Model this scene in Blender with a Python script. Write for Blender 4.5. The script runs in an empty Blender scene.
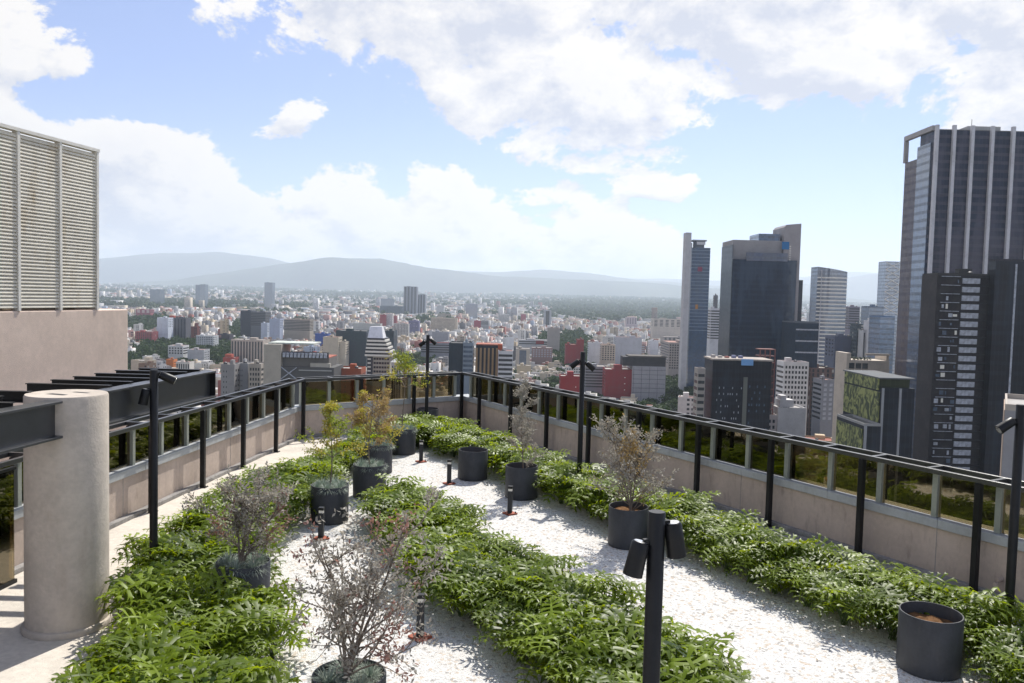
import bpy, math, random
import numpy as np
from mathutils import Matrix, Vector
R = math.radians
random.seed(7)
rng = np.random.default_rng(7)
sc = bpy.context.scene
col = sc.collection

# ------------------------------------------------------------------ camera
EYE = np.array([0.0, 0.0, 4.3])
FPX, PITCH, ROLL = 820.0, 0.0535, 0.0256
STREET = -100.0
HAZE_DENSITY = 5.2e-5
_F = np.array([0, math.cos(PITCH), -math.sin(PITCH)])
_U0 = np.array([0, math.sin(PITCH), math.cos(PITCH)])
_X0 = np.array([1.0, 0, 0])
_c, _s = math.cos(ROLL), math.sin(ROLL)
AX = _c * _X0 + _s * _U0
AU = -_s * _X0 + _c * _U0
cam = bpy.data.cameras.new('camera')
cam.sensor_width = 36.0
cam.lens = FPX / 1024 * 36.0
cam.clip_start = 0.1
cam.clip_end = 120000
camo = bpy.data.objects.new('camera', cam)
col.objects.link(camo)
camo.matrix_world = Matrix(((AX[0], AU[0], -_F[0], EYE[0]), (AX[1], AU[1], -_F[1], EYE[1]), (AX[2], AU[2], -_F[2], EYE[2]), (0, 0, 0, 1)))
sc.camera = camo


def ray(px, py):
    return _F + AX * (px - 512) / FPX + AU * (341.5 - py) / FPX


def at(px, py, y):                      # where the sight line through a photo point is y metres ahead
    d = ray(px, py)
    return EYE + d * (y / d[1])


def on(px, py, z=0.0):                  # ... and where it meets the height z
    d = ray(px, py)
    return EYE + d * ((z - EYE[2]) / d[2])


def proj(p):
    d = np.asarray(p, float) - EYE
    return 512 + FPX * (d @ AX) / (d @ _F), 341.5 - FPX * (d @ AU) / (d @ _F)


# ------------------------------------------------------------------ render, sun, sky
sc.view_settings.view_transform = 'Standard'
sc.view_settings.look = 'None'
sc.view_settings.exposure = 0.45
sc.view_settings.gamma = 1
cy = sc.cycles
cy.use_denoising = True
cy.max_bounces = 7
cy.diffuse_bounces = 3
cy.glossy_bounces = 3
cy.transmission_bounces = 4
cy.volume_bounces = 1
cy.transparent_max_bounces = 12
cy.sample_clamp_indirect = 6
cy.caustics_reflective = False
cy.caustics_refractive = False

SUN_EL, SUN_AZ = 52.0, 22.0             # azimuth clockwise from straight ahead
sd = Vector((math.sin(R(SUN_AZ)) * math.cos(R(SUN_EL)), math.cos(R(SUN_AZ)) * math.cos(R(SUN_EL)), math.sin(R(SUN_EL))))
sun = bpy.data.lights.new('sun', 'SUN')
sun.energy = 4.5
sun.angle = R(0.55)
sun.color = (1.0, 0.955, 0.88)
suno = bpy.data.objects.new('sun', sun)
col.objects.link(suno)
suno.rotation_euler = sd.to_track_quat('Z', 'Y').to_euler()

world = bpy.data.worlds.new('World')
sc.world = world
world.use_nodes = True
world.cycles.sampling_method = 'MANUAL'
world.cycles.sample_map_resolution = 512


class NT:                                # tiny node-tree helper
    def __init__(s, tree):
        s.t = tree
        tree.nodes.clear()

    def n(s, typ, **kw):
        nd = s.t.nodes.new(typ)
        for k, v in kw.items():
            if k.startswith('_'):
                nd.inputs[k[1:].replace('_', ' ')].default_value = v
            else:
                setattr(nd, k, v)
        return nd

    def l(s, a, b):
        s.t.links.new(a, b)

    def put(s, sock, v):
        if isinstance(v, bpy.types.NodeSocket):
            s.l(v, sock)
        else:
            sock.default_value = v

    def m(s, op, a, b=None, c=None, clamp=False):
        nd = s.t.nodes.new('ShaderNodeMath')
        nd.operation = op
        nd.use_clamp = clamp
        s.put(nd.inputs[0], a)
        if b is not None:
            s.put(nd.inputs[1], b)
        if c is not None:
            s.put(nd.inputs[2], c)
        return nd.outputs[0]

    def mix(s, f, a, b, blend='MIX'):
        nd = s.t.nodes.new('ShaderNodeMix')
        nd.data_type = 'RGBA'
        nd.blend_type = blend
        s.put(nd.inputs[0], f)
        s.put(nd.inputs[6], a if isinstance(a, bpy.types.NodeSocket) else (*a, 1)[:4])
        s.put(nd.inputs[7], b if isinstance(b, bpy.types.NodeSocket) else (*b, 1)[:4])
        return nd.outputs[2]

    def ss(s, x, lo, hi):
        nd = s.t.nodes.new('ShaderNodeMapRange')
        nd.interpolation_type = 'SMOOTHSTEP'
        s.put(nd.inputs[0], x)
        nd.inputs[1].default_value = lo
        nd.inputs[2].default_value = hi
        return nd.outputs[0]

    def noise(s, vec, scale, detail=4, rough=0.55, dist=0.0, dim='3D'):
        nd = s.t.nodes.new('ShaderNodeTexNoise')
        nd.noise_dimensions = dim
        if vec is not None:
            s.l(vec, nd.inputs['Vector'])
        nd.inputs['Scale'].default_value = scale
        nd.inputs['Detail'].default_value = detail
        nd.inputs['Roughness'].default_value = rough
        nd.inputs['Distortion'].default_value = dist
        return nd.outputs['Fac']

    def xyz(s, x, y, z):
        nd = s.t.nodes.new('ShaderNodeCombineXYZ')
        for i, v in enumerate((x, y, z)):
            s.put(nd.inputs[i], v)
        return nd.outputs[0]


def build_sky():
    t = NT(world.node_tree)
    sky = t.n('ShaderNodeTexSky', sky_type='NISHITA', sun_disc=False)
    sky.sun_elevation = R(SUN_EL)
    sky.sun_rotation = R(SUN_AZ)
    sky.altitude = 2240
    sky.air_density = 1.0
    sky.dust_density = 2.0
    sky.ozone_density = 1.0
    tc = t.n('ShaderNodeTexCoord')
    sp = t.n('ShaderNodeSeparateXYZ')
    t.l(tc.outputs['Generated'], sp.inputs[0])
    x, y, z = sp.outputs
    u = t.m('ARCTAN2', x, y)
    v = t.m('ARCSINE', z)

    def field(u, v):
        p = t.xyz(t.m('MULTIPLY', u, 1.0), t.m('MULTIPLY', v, 1.5), 0.3)
        n1 = t.noise(p, 6.0, 12, 0.62, 0.15)
        n2 = t.noise(p, 1.6, 3, 0.5)
        # cloud bank low on the left: its top is higher towards the left
        ctop = t.t.nodes.new('ShaderNodeFloatCurve')
        cm = ctop.mapping
        pts = [(0.0, .30), (.08, .24), (.16, .20), (.215, .205), (.26, .175), (.30, .15), (.345, .168), (.40, .13), (.45, .145), (.52, .112), (.60, .108), (.68, .07), (.78, .05), (.9, .075), (1.0, .10)]
        cv = cm.curves[0]
        cv.points[0].location = pts[0]
        cv.points[1].location = pts[-1]
        for a in pts[1:-1]:
            cv.points.new(*a)
        cm.update()
        t.put(ctop.inputs['Value'], t.m('MULTIPLY_ADD', u, 0.7, 0.5, clamp=True))
        bank = t.m('MULTIPLY', t.m('SUBTRACT', ctop.outputs[0], v), 7.0)
        bank = t.m('MINIMUM', bank, 0.34)
        f = bank
        wn_ = t.t.nodes.new('ShaderNodeTexNoise')
        wn_.inputs['Scale'].default_value = 7.0
        wn_.inputs['Detail'].default_value = 5
        t.l(p, wn_.inputs['Vector'])
        ws = t.n('ShaderNodeSeparateColor')
        t.l(wn_.outputs['Color'], ws.inputs[0])
        u = t.m('ADD', u, t.m('MULTIPLY', t.m('SUBTRACT', ws.outputs[0], .5), .11))
        v = t.m('ADD', v, t.m('MULTIPLY', t.m('SUBTRACT', ws.outputs[1], .5), .07))
        blobs = [(-.66, .265, .19, .085, .30), (-.55, .235, .09, .035, .2), (.02, .350, .46, .105, .22), (.10, .240, .27, .066, .22), (-.22, .33, .16, .06, .25), (.52, .32, .42, .11, .36), (.60, .215, .24, .060, .26),
                 (-.268, .193, .036, .018, .07), (.065, .172, .055, .018, .10), (.165, .140, .040, .010, .07), (.335, .160, .06, .013, .08), (.42, .115, .06, .020, .12), (-.02, .12, .1, .02, .16),
                 (0.1, .75, 1.1, .32, .30), (-1.9, .5, .8, .3, .25), (2.2, .6, .9, .3, .28)]
        for bu, bv, ru, rv, am in blobs:
            a = t.m('DIVIDE', t.m('SUBTRACT', u, bu), ru)
            b = t.m('DIVIDE', t.m('SUBTRACT', v, bv), rv)
            d = t.m('ADD', t.m('MULTIPLY', a, a), t.m('MULTIPLY', b, b))
            g = t.m('MULTIPLY', t.m('SUBTRACT', 1.0, d), am)
            f = t.m('MAXIMUM', f, t.m('MAXIMUM', g, -0.5))
        nn = t.m('ADD', t.m('MULTIPLY', t.m('SUBTRACT', n1, 0.5), 1.75), t.m('MULTIPLY', t.m('SUBTRACT', n2, 0.5), 0.35))
        return t.m('ADD', f, nn)
    f0 = field(u, v)
    f1 = field(t.m('ADD', u, .012), t.m('ADD', v, .022))
    mask = t.ss(f0, 0.0, 0.085)
    n3 = t.noise(t.xyz(u, t.m('MULTIPLY', v, 1.6), 2.0), 8.0, 9, 0.65)
    lit = t.m('ADD', t.m('ADD', t.m('MULTIPLY', t.m('SUBTRACT', f0, f1), 3.2), 0.70), t.m('MULTIPLY', t.m('SUBTRACT', n3, 0.5), 2.2), clamp=True)
    thick = t.ss(f0, 0.10, 0.75)
    shade = t.m('SUBTRACT', lit, t.m('MULTIPLY', thick, 0.30), clamp=True)
    ccol = t.mix(shade, (4.6, 4.75, 5.4), (7.5, 7.15, 6.75))
    below = t.ss(v, -0.02, 0.01)
    mask = t.m('MULTIPLY', t.m('MULTIPLY', mask, below), 0.96)
    # thin veil near the horizon
    veil = t.m('MULTIPLY', t.m('SUBTRACT', 1.0, t.ss(v, 0.0, 0.24)), 0.35)
    skyc = t.mix(1.0, sky.outputs[0], (0.88, 0.92, 1.12), 'MULTIPLY')
    skyc = t.mix(0.22, skyc, (5.0, 5.5, 7.5))
    skyc = t.mix(veil, skyc, (6.2, 6.8, 7.7))
    c = t.mix(mask, skyc, ccol)
    bg = t.n('ShaderNodeBackground')
    t.l(c, bg.inputs[0])
    bg.inputs[1].default_value = 0.10
    out = t.n('ShaderNodeOutputWorld')
    t.l(bg.outputs[0], out.inputs[0])


build_sky()

# ------------------------------------------------------------------ materials
MATS = {}


def mat(name, color, rough=0.6, metal=0.0, spec=0.5, var=0.12, vscale=3.0, bump=0.0, bscale=40, stain=None, coord='Object'):
    m = bpy.data.materials.new(name)
    m.use_nodes = True
    t = NT(m.node_tree)
    tc = t.n('ShaderNodeTexCoord')
    o = tc.outputs[coord]
    n1 = t.noise(o, vscale, 6, 0.6)
    n2 = t.noise(o, vscale * 9, 4, 0.6)
    f = t.m('ADD', t.m('MULTIPLY', n1, 0.65), t.m('MULTIPLY', n2, 0.35))
    lo = tuple(c * (1 - var) for c in color)
    hi = tuple(min(1, c * (1 + var)) for c in color)
    c = t.mix(t.ss(f, 0.35, 0.65), lo, hi)
    if stain:
        sc_, amt, scol = stain
        mp = t.n('ShaderNodeMapping')
        mp.inputs['Scale'].default_value = (1, 1, 0.25)
        t.l(o, mp.inputs[0])
        s = t.noise(mp.outputs[0], sc_, 6, 0.65)
        c = t.mix(t.m('MULTIPLY', t.ss(s, 0.5, 0.75), amt), c, scol)
    b = t.n('ShaderNodeBsdfPrincipled')
    t.l(c, b.inputs['Base Color'])
    t.l(t.m('ADD', t.m('MULTIPLY', t.m('SUBTRACT', n2, 0.5), 0.25), rough, clamp=True), b.inputs['Roughness'])
    b.inputs['Metallic'].default_value = metal
    b.inputs['Specular IOR Level'].default_value = spec
    if bump:
        bn = t.n('ShaderNodeBump')
        bn.inputs['Strength'].default_value = bump
        bn.inputs['Distance'].default_value = 0.02
        t.l(t.noise(o, bscale, 5, 0.6), bn.inputs['Height'])
        t.l(bn.outputs[0], b.inputs['Normal'])
    out = t.n('ShaderNodeOutputMaterial')
    t.l(b.outputs[0], out.inputs[0])
    MATS[name] = m
    return m


STEEL = mat('black painted steel', (0.011, 0.0115, 0.013), 0.42, 0, 0.3, 0.25, 5)
STEEL2 = mat('dark grey painted steel', (0.022, 0.024, 0.029), 0.45, 0, 0.35, 0.2, 3, stain=(6, .35, (0.07, 0.065, 0.06)))
RAILM = mat('satin black rail paint', (0.030, 0.031, 0.034), 0.34, 0, 1.0, 0.2, 5)
POTM = mat('dark grey planter', (0.040, 0.043, 0.050), 0.55, 0, 0.4, 0.2, 4, 0.15, 60, stain=(7, .4, (0.085, 0.08, 0.075)))
CONC = mat('column concrete', (0.49, 0.435, 0.375), 0.85, 0, 0.25, 0.13, 1.6, 0.3, 30, stain=(2.2, .5, (0.38, 0.31, 0.25)))
STUCCO = mat('pink beige stucco', (0.72, 0.575, 0.48), 0.9, 0, 0.2, 0.09, 1.2, 0.35, 60, stain=(1.6, .35, (0.52, 0.41, 0.34)))
STUCCO2 = mat('parapet stucco', (0.50, 0.415, 0.355), 0.9, 0, 0.2, 0.10, 1.4, 0.3, 70, stain=(8.0, .7, (0.32, 0.26, 0.225)))
COPING = mat('pale metal coping', (0.40, 0.42, 0.43), 0.45, 0, 0.5, 0.1, 2, 0.05, 20, stain=(5, .4, (0.25, 0.25, 0.24)))
ALU = mat('grey green aluminium', (0.36, 0.38, 0.34), 0.4, 0.2, 0.5, 0.08, 3)
PAVE = mat('pale concrete paving', (0.60, 0.55, 0.48), 0.9, 0, 0.2, 0.16, 1.3, 0.4, 45, stain=(1.3, .5, (0.33, 0.29, 0.25)))
KERB = mat('grey mortar strip', (0.27, 0.26, 0.25), 0.9, 0, 0.2, 0.25, 3, 0.5, 40)
SOIL = mat('brown potting soil', (0.16, 0.085, 0.04), 0.95, 0, 0.1, 0.5, 14, 0.8, 60)
BARK = mat('grey brown bark', (0.20, 0.165, 0.135), 0.9, 0, 0.2, 0.3, 20, 0.4, 80)
PLATE = mat('red oxide base plate', (0.30, 0.075, 0.04), 0.6, 0.1, 0.4, 0.3, 15)
WHITEP = mat('white paint', (0.76, 0.73, 0.66), 0.6, 0, 0.4, 0.08, 3, stain=(3, .3, (0.5, 0.42, 0.3)))
SLAT = mat('weathered cream slats', (0.72, 0.67, 0.56), 0.6, 0, 0.35, 0.1, .7, stain=(1.6, 1.0, (0.36, 0.25, 0.11)))
DUCT = mat('grey brown inner screen', (0.40, 0.35, 0.27), 0.9)
CHROME = mat('brushed lamp end', (0.62, 0.62, 0.62), 0.3, 0.9)


def gravel_mat():
    m = bpy.data.materials.new('white gravel')
    m.use_nodes = True
    t = NT(m.node_tree)
    tc = t.n('ShaderNodeTexCoord')
    o = tc.outputs['Object']
    v1 = t.n('ShaderNodeTexVoronoi')
    v1.inputs['Scale'].default_value = 58
    v1.inputs['Randomness'].default_value = 1
    t.l(o, v1.inputs['Vector'])
    sepc = t.n('ShaderNodeSeparateColor')
    t.l(v1.outputs['Color'], sepc.inputs[0])
    v2 = t.n('ShaderNodeTexVoronoi')
    v2.inputs['Scale'].default_value = 25
    t.l(o, v2.inputs['Vector'])
    s2 = t.n('ShaderNodeSeparateColor')
    t.l(v2.outputs['Color'], s2.inputs[0])
    c = t.mix(t.m('POWER', sepc.outputs[0], 0.6), (0.46, 0.45, 0.43), (0.76, 0.75, 0.725))
    c = t.mix(t.m('MULTIPLY', t.ss(s2.outputs[1], 0.90, 0.93), 0.6), c, (0.20, 0.185, 0.17))
    c = t.mix(t.m('MULTIPLY', t.ss(s2.outputs[0], 0.9, 0.93), 0.6), c, (0.48, 0.36, 0.24))
    big = t.noise(o, 0.7, 5, 0.6)
    c = t.mix(t.m('MULTIPLY', t.ss(big, 0.45, 0.75), 0.30), c, (0.62, 0.58, 0.53))
    crev = t.ss(v1.outputs['Distance'], 0.012, 0.0)
    b = t.n('ShaderNodeBsdfPrincipled')
    t.l(c, b.inputs['Base Color'])
    b.inputs['Roughness'].default_value = 0.9
    b.inputs['Specular IOR Level'].default_value = 0.2
    bn = t.n('ShaderNodeBump')
    bn.inputs['Strength'].default_value = 0.8
    bn.inputs['Distance'].default_value = 0.010
    h = t.m('SUBTRACT', 1.0, t.m('MULTIPLY', v1.outputs['Distance'], 1.6))
    h = t.m('ADD', h, t.m('MULTIPLY', t.noise(o, 3.0, 3), 1.0))
    t.l(h, bn.inputs['Height'])
    t.l(bn.outputs[0], b.inputs['Normal'])
    out = t.n('ShaderNodeOutputMaterial')
    t.l(b.outputs[0], out.inputs[0])
    return m


GRAVEL = gravel_mat()


def rail_glass():
    m = bpy.data.materials.new('bronze tinted reflective glass')
    m.use_nodes = True
    t = NT(m.node_tree)
    tr = t.n('ShaderNodeBsdfTransparent')
    tr.inputs[0].default_value = (0.56, 0.50, 0.38, 1)
    gl = t.n('ShaderNodeBsdfGlossy')
    gl.inputs['Color'].default_value = (0.80, 0.72, 0.55, 1)
    gl.inputs['Roughness'].default_value = 0.02
    tc = t.n('ShaderNodeTexCoord')
    bn = t.n('ShaderNodeBump')
    bn.inputs['Strength'].default_value = 0.12
    bn.inputs['Distance'].default_value = 0.02
    t.l(t.noise(tc.outputs['Object'], 2.2, 2), bn.inputs['Height'])
    t.l(bn.outputs[0], gl.inputs['Normal'])
    fr = t.n('ShaderNodeFresnel')
    fr.inputs[0].default_value = 1.5
    f = t.m('ADD', t.m('MULTIPLY', fr.outputs[0], 1.3), 0.13, clamp=True)
    mx = t.n('ShaderNodeMixShader')
    t.l(f, mx.inputs[0])
    t.l(tr.outputs[0], mx.inputs[1])
    t.l(gl.outputs[0], mx.inputs[2])
    out = t.n('ShaderNodeOutputMaterial')
    t.l(mx.outputs[0], out.inputs[0])
    return m


RGLASS = rail_glass()


def leaf_mat(name, lo, hi, trans, tmix=0.35, rough=0.38, spec=0.5):
    m = bpy.data.materials.new(name)
    m.use_nodes = True
    t = NT(m.node_tree)
    at_ = t.n('ShaderNodeAttribute', attribute_name='tint')
    c = t.mix(at_.outputs['Fac'], lo, hi)
    b = t.n('ShaderNodeBsdfPrincipled')
    t.l(c, b.inputs['Base Color'])
    b.inputs['Roughness'].default_value = rough
    b.inputs['Specular IOR Level'].default_value = spec
    tr = t.n('ShaderNodeBsdfTranslucent')
    ct = t.mix(at_.outputs['Fac'], tuple(x * 0.6 for x in trans), trans)
    t.l(ct, tr.inputs[0])
    mx = t.n('ShaderNodeMixShader')
    mx.inputs[0].default_value = tmix
    t.l(b.outputs[0], mx.inputs[1])
    t.l(tr.outputs[0], mx.inputs[2])
    out = t.n('ShaderNodeOutputMaterial')
    t.l(mx.outputs[0], out.inputs[0])
    MATS[name] = m
    return m


PHILO = leaf_mat('glossy lobed leaf', (0.017, 0.042, 0.003), (0.175, 0.245, 0.013), (0.50, 0.62, 0.01), 0.36, 0.42, 0.27)
STALK = leaf_mat('leaf stalk', (0.05, 0.09, 0.025), (0.10, 0.15, 0.04), (0.1, 0.15, 0.03), 0.1)
FESCUE = leaf_mat('blue fescue blade', (0.22, 0.27, 0.22), (0.42, 0.47, 0.40), (0.2, 0.3, 0.22), 0.25, 0.6, 0.3)
GREYLEAF = leaf_mat('grey purple feathery leaf', (0.21, 0.20, 0.175), (0.46, 0.43, 0.38), (0.42, 0.38, 0.31), 0.35, 0.6, 0.3)
REDLEAF = leaf_mat('dusky red young leaf', (0.20, 0.11, 0.10), (0.34, 0.21, 0.18), (0.40, 0.20, 0.15), 0.35, 0.6, 0.3)
YELLEAF = leaf_mat('yellow green leaf', (0.24, 0.24, 0.04), (0.52, 0.45, 0.09), (0.66, 0.56, 0.08), 0.4, 0.55, 0.3)
LIMELEAF = leaf_mat('lime green leaf', (0.13, 0.19, 0.03), (0.30, 0.35, 0.06), (0.45, 0.52, 0.06), 0.4, 0.55, 0.3)
RUSTLEAF = leaf_mat('tawny leaf', (0.26, 0.18, 0.08), (0.48, 0.36, 0.17), (0.55, 0.38, 0.15), 0.35, 0.6, 0.3)
CITYLEAF = leaf_mat('city tree leaf', (0.018, 0.038, 0.012), (0.055, 0.09, 0.026), (0.05, 0.10, 0.02), 0.2, 0.7, 0.2)


# ------------------------------------------------------------------ mesh helpers
class MB:
    def __init__(s):
        s.v = []
        s.f = []

    def add(s, vs, fs):
        o = len(s.v)
        s.v += [tuple(map(float, p)) for p in vs]
        s.f += [tuple(i + o for i in f) for f in fs]
        return s

    def box(s, x0, x1, y0, y1, z0, z1):
        return s.add([(x0, y0, z0), (x1, y0, z0), (x1, y1, z0), (x0, y1, z0), (x0, y0, z1), (x1, y0, z1), (x1, y1, z1), (x0, y1, z1)],
                     [(0, 3, 2, 1), (4, 5, 6, 7), (0, 1, 5, 4), (1, 2, 6, 5), (2, 3, 7, 6), (3, 0, 4, 7)])

    def prism(s, poly, z0, z1):          # poly counter-clockwise
        n = len(poly)
        vs = [(x, y, z0) for x, y in poly] + [(x, y, z1) for x, y in poly]
        fs = [tuple(range(n - 1, -1, -1)), tuple(range(n, 2 * n))] + [(i, (i + 1) % n, n + (i + 1) % n, n + i) for i in range(n)]
        return s.add(vs, fs)

    def beam(s, a, b, prof, up=(0, 0, 1)):   # sweep a closed profile [(side, up)] from a to b
        a, b = Vector(a), Vector(b)
        d = (b - a).normalized()
        sx = d.cross(Vector(up)).normalized()
        u = sx.cross(d)
        n = len(prof)
        vs = [a + sx * p + u * q for p, q in prof] + [b + sx * p + u * q for p, q in prof]
        fs = [tuple(range(n)), tuple(range(2 * n - 1, n - 1, -1))] + [((i + 1) % n, i, n + i, n + (i + 1) % n) for i in range(n)]
        return s.add(vs, fs)

    def bar(s, a, b, w, h, up=(0, 0, 1)):
        return s.beam(a, b, [(-w / 2, -h / 2), (w / 2, -h / 2), (w / 2, h / 2), (-w / 2, h / 2)], up)

    def tube(s, pts, rad, n=8, cap=True):
        pts = [Vector(p) for p in pts]
        rings = []
        up = Vector((0.13, 0.21, 0.97))
        base = len(s.v)
        for i, p in enumerate(pts):
            d = (pts[min(i + 1, len(pts) - 1)] - pts[max(i - 1, 0)]).normalized()
            if abs(d.dot(up)) > 0.98:
                up = Vector((1, 0.1, 0))
            a = d.cross(up).normalized()
            b = d.cross(a)
            r = rad[i] if hasattr(rad, '__len__') else rad
            rings.append([p + (a * math.cos(2 * math.pi * k / n) + b * math.sin(2 * math.pi * k / n)) * r for k in range(n)])
        vs = [q for rg in rings for q in rg]
        fs = []
        for i in range(len(rings) - 1):
            for k in range(n):
                k2 = (k + 1) % n
                fs.append((i * n + k, (i + 1) * n + k, (i + 1) * n + k2, i * n + k2))
        if cap:
            fs.append(tuple(range(n)))
            fs.append(tuple(range(len(rings) * n - 1, len(rings) * n - n - 1, -1)))
        return s.add(vs, fs)

    def lathe(s, prof, n=40, c=(0, 0)):      # prof [(r, z)] open profile
        vs = []
        for r, z in prof:
            for k in range(n):
                a = 2 * math.pi * k / n
                vs.append((c[0] + r * math.cos(a), c[1] + r * math.sin(a), z))
        fs = []
        for i in range(len(prof) - 1):
            for k in range(n):
                k2 = (k + 1) % n
                fs.append((i * n + k, i * n + k2, (i + 1) * n + k2, (i + 1) * n + k))
        if prof[0][0] > 0.001:
            fs.append(tuple(range(n - 1, -1, -1)))
        if prof[-1][0] > 0.001:
            m = (len(prof) - 1) * n
            fs.append(tuple(range(m, m + n)))
        return s.add(vs, fs)

    def mesh(s, name, m, smooth=False):
        me = bpy.data.meshes.new(name)
        me.from_pydata(s.v, [], s.f)
        me.materials.append(m)
        if smooth:
            me.polygons.foreach_set('use_smooth', [True] * len(me.polygons))
            me.set_sharp_from_angle(angle=R(40))
        me.update()
        return me

    def build(s, name, m, parent=None, smooth=False, bevel=0.0):
        return place(name, s.mesh(name, m, smooth), parent, bevel=bevel)


def place(name, me, parent=None, loc=None, rot=None, bevel=0.0):
    o = bpy.data.objects.new(name, me)
    col.objects.link(o)
    if parent:
        o.parent = parent
    if loc is not None:
        o.location = loc
    if rot is not None:
        o.rotation_euler = rot
    if bevel:
        b = o.modifiers.new('bevel', 'BEVEL')
        b.width = bevel
        b.segments = 2
        b.limit_method = 'ANGLE'
    return o


def tag(o, label=None, cat=None, group=None, kind=None):
    for k, v in (('label', label), ('category', cat), ('group', group), ('kind', kind)):
        if v:
            o[k] = v
    return o


def thing(name, label, cat, loc=(0, 0, 0), rz=0.0, group=None):
    o = bpy.data.objects.new(name, None)
    o.empty_display_size = 0.2
    col.objects.link(o)
    o.location = loc
    o.rotation_euler = (0, 0, rz)
    return tag(o, label, cat, group)


def copy_tree(o, parent=None):
    c = o.copy()
    col.objects.link(c)
    if parent:
        c.parent = parent
    for ch in list(o.children):
        copy_tree(ch, c)
    return c


def np_mesh(name, V, F, mats, tint=None, mat_idx=None):
    """V (n,3), F (m,k) all faces with k corners (or list of such arrays)"""
    me = bpy.data.meshes.new(name)
    Fs = F if isinstance(F, list) else [F]
    nl = sum(f.size for f in Fs)
    npol = sum(len(f) for f in Fs)
    me.vertices.add(len(V))
    me.vertices.foreach_set('co', np.ascontiguousarray(V, dtype=np.float32).ravel())
    me.loops.add(nl)
    me.loops.foreach_set('vertex_index', np.concatenate([f.ravel() for f in Fs]).astype(np.int32))
    me.polygons.add(npol)
    tot = np.concatenate([np.full(len(f), f.shape[1]) for f in Fs])
    st = np.concatenate([[0], np.cumsum(tot)[:-1]])
    me.polygons.foreach_set('loop_start', st.astype(np.int32))
    for m in (mats if isinstance(mats, (list, tuple)) else [mats]):
        me.materials.append(m)
    if mat_idx is not None:
        me.polygons.foreach_set('material_index', mat_idx.astype(np.int32))
    if tint is not None:
        a = me.attributes.new('tint', 'FLOAT', 'POINT')
        a.data.foreach_set('value', tint.astype(np.float32))
    me.update(calc_edges=True)
    me.validate()
    return me


# ------------------------------------------------------------------ plants
def philo_leaf(seed):
    r = np.random.default_rng(seed)
    V, Q, T = [], [], []
    ns = 8

    def mid(s):
        return np.array([s * 0.97, 0.0, 0.16 * s - 0.42 * s * s])
    rib = []
    for i in range(ns + 1):
        s = i / ns
        w = 0.05 * (1 - 0.6 * s)
        c = mid(s)
        V += [c + [0, -w, 0.012], c + [0, w, 0.012]]
        rib.append((2 * i, 2 * i + 1))
    for i in range(ns):
        Q.append((rib[i][0], rib[i + 1][0], rib[i + 1][1], rib[i][1]))
    for side in (-1, 1):
        for i in range(5):
            s = 0.02 + 0.84 * i / 4.0
            L = (0.58 * math.sin(math.pi * (0.34 + 0.56 * s)) + 0.05) * r.uniform(0.8, 1.15)
            ang = R(128 - 92 * s) + r.uniform(-.12, .12)
            d = np.array([math.cos(ang), side * math.sin(ang), 0.0])
            nrm = np.array([-d[1], d[0], 0]) * side
            c = mid(s)
            up = r.uniform(-0.10, 0.16)
            wb = 0.034
            wm = 0.078 * r.uniform(0.8, 1.25) * (1 - 0.25 * s)
            p1 = c + d * L * 0.52 + [0, 0, up * L]
            p2 = c + d * L + [0, 0, up * L - r.uniform(.2, .5) * L]
            lob = p1 + d * L * .34 - nrm * (wm * 1.9) + [0, 0, -.10 * L]
            notch = p1 + d * L * .12 - nrm * wm * .6
            lob2 = p1 + d * L * .10 + nrm * (wm * 1.5) + [0, 0, -.06 * L]
            notch2 = p1 + d * L * .22 + nrm * wm * .45
            o = len(V)
            V += [c - nrm * wb, c + nrm * wb, p1 - nrm * wm, p1 + nrm * wm * .8, p2, lob, notch, lob2, notch2]
            fs = [(o, o + 2, o + 3, o + 1), (o + 2, o + 6, o + 8, o + 3), (o + 2, o + 5, o + 6, o + 6), (o + 3, o + 8, o + 7, o + 7), (o + 6, o + 4, o + 8, o + 8)]
            for f in fs:
                Q.append(f if side > 0 else (f[0], f[3], f[2], f[1]) if f[3] != f[2] else (f[0], f[2], f[1], f[1]))
    Q4 = [q for q in Q if len(set(q)) == 4]
    Q3 = [tuple(dict.fromkeys(q)) for q in Q if len(set(q)) == 3]
    return np.array(V), np.array(Q4), np.array(Q3)


LEAVES = [philo_leaf(s) for s in range(7)]


def inside(p, poly):
    x, y = p
    c = False
    n = len(poly)
    for i in range(n):
        x1, y1 = poly[i]
        x2, y2 = poly[(i + 1) % n]
        if (y1 > y) != (y2 > y) and x < (x2 - x1) * (y - y1) / (y2 - y1) + x1:
            c = not c
    return c


def edge_dist(p, poly):
    best = 9
    for i in range(len(poly)):
        a, b_ = np.array(poly[i]), np.array(poly[(i + 1) % len(poly)])
        t_ = np.clip(np.dot(np.array(p) - a, b_ - a) / np.dot(b_ - a, b_ - a), 0, 1)
        best = min(best, float(np.linalg.norm(a + (b_ - a) * t_ - p)))
    return best


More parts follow.
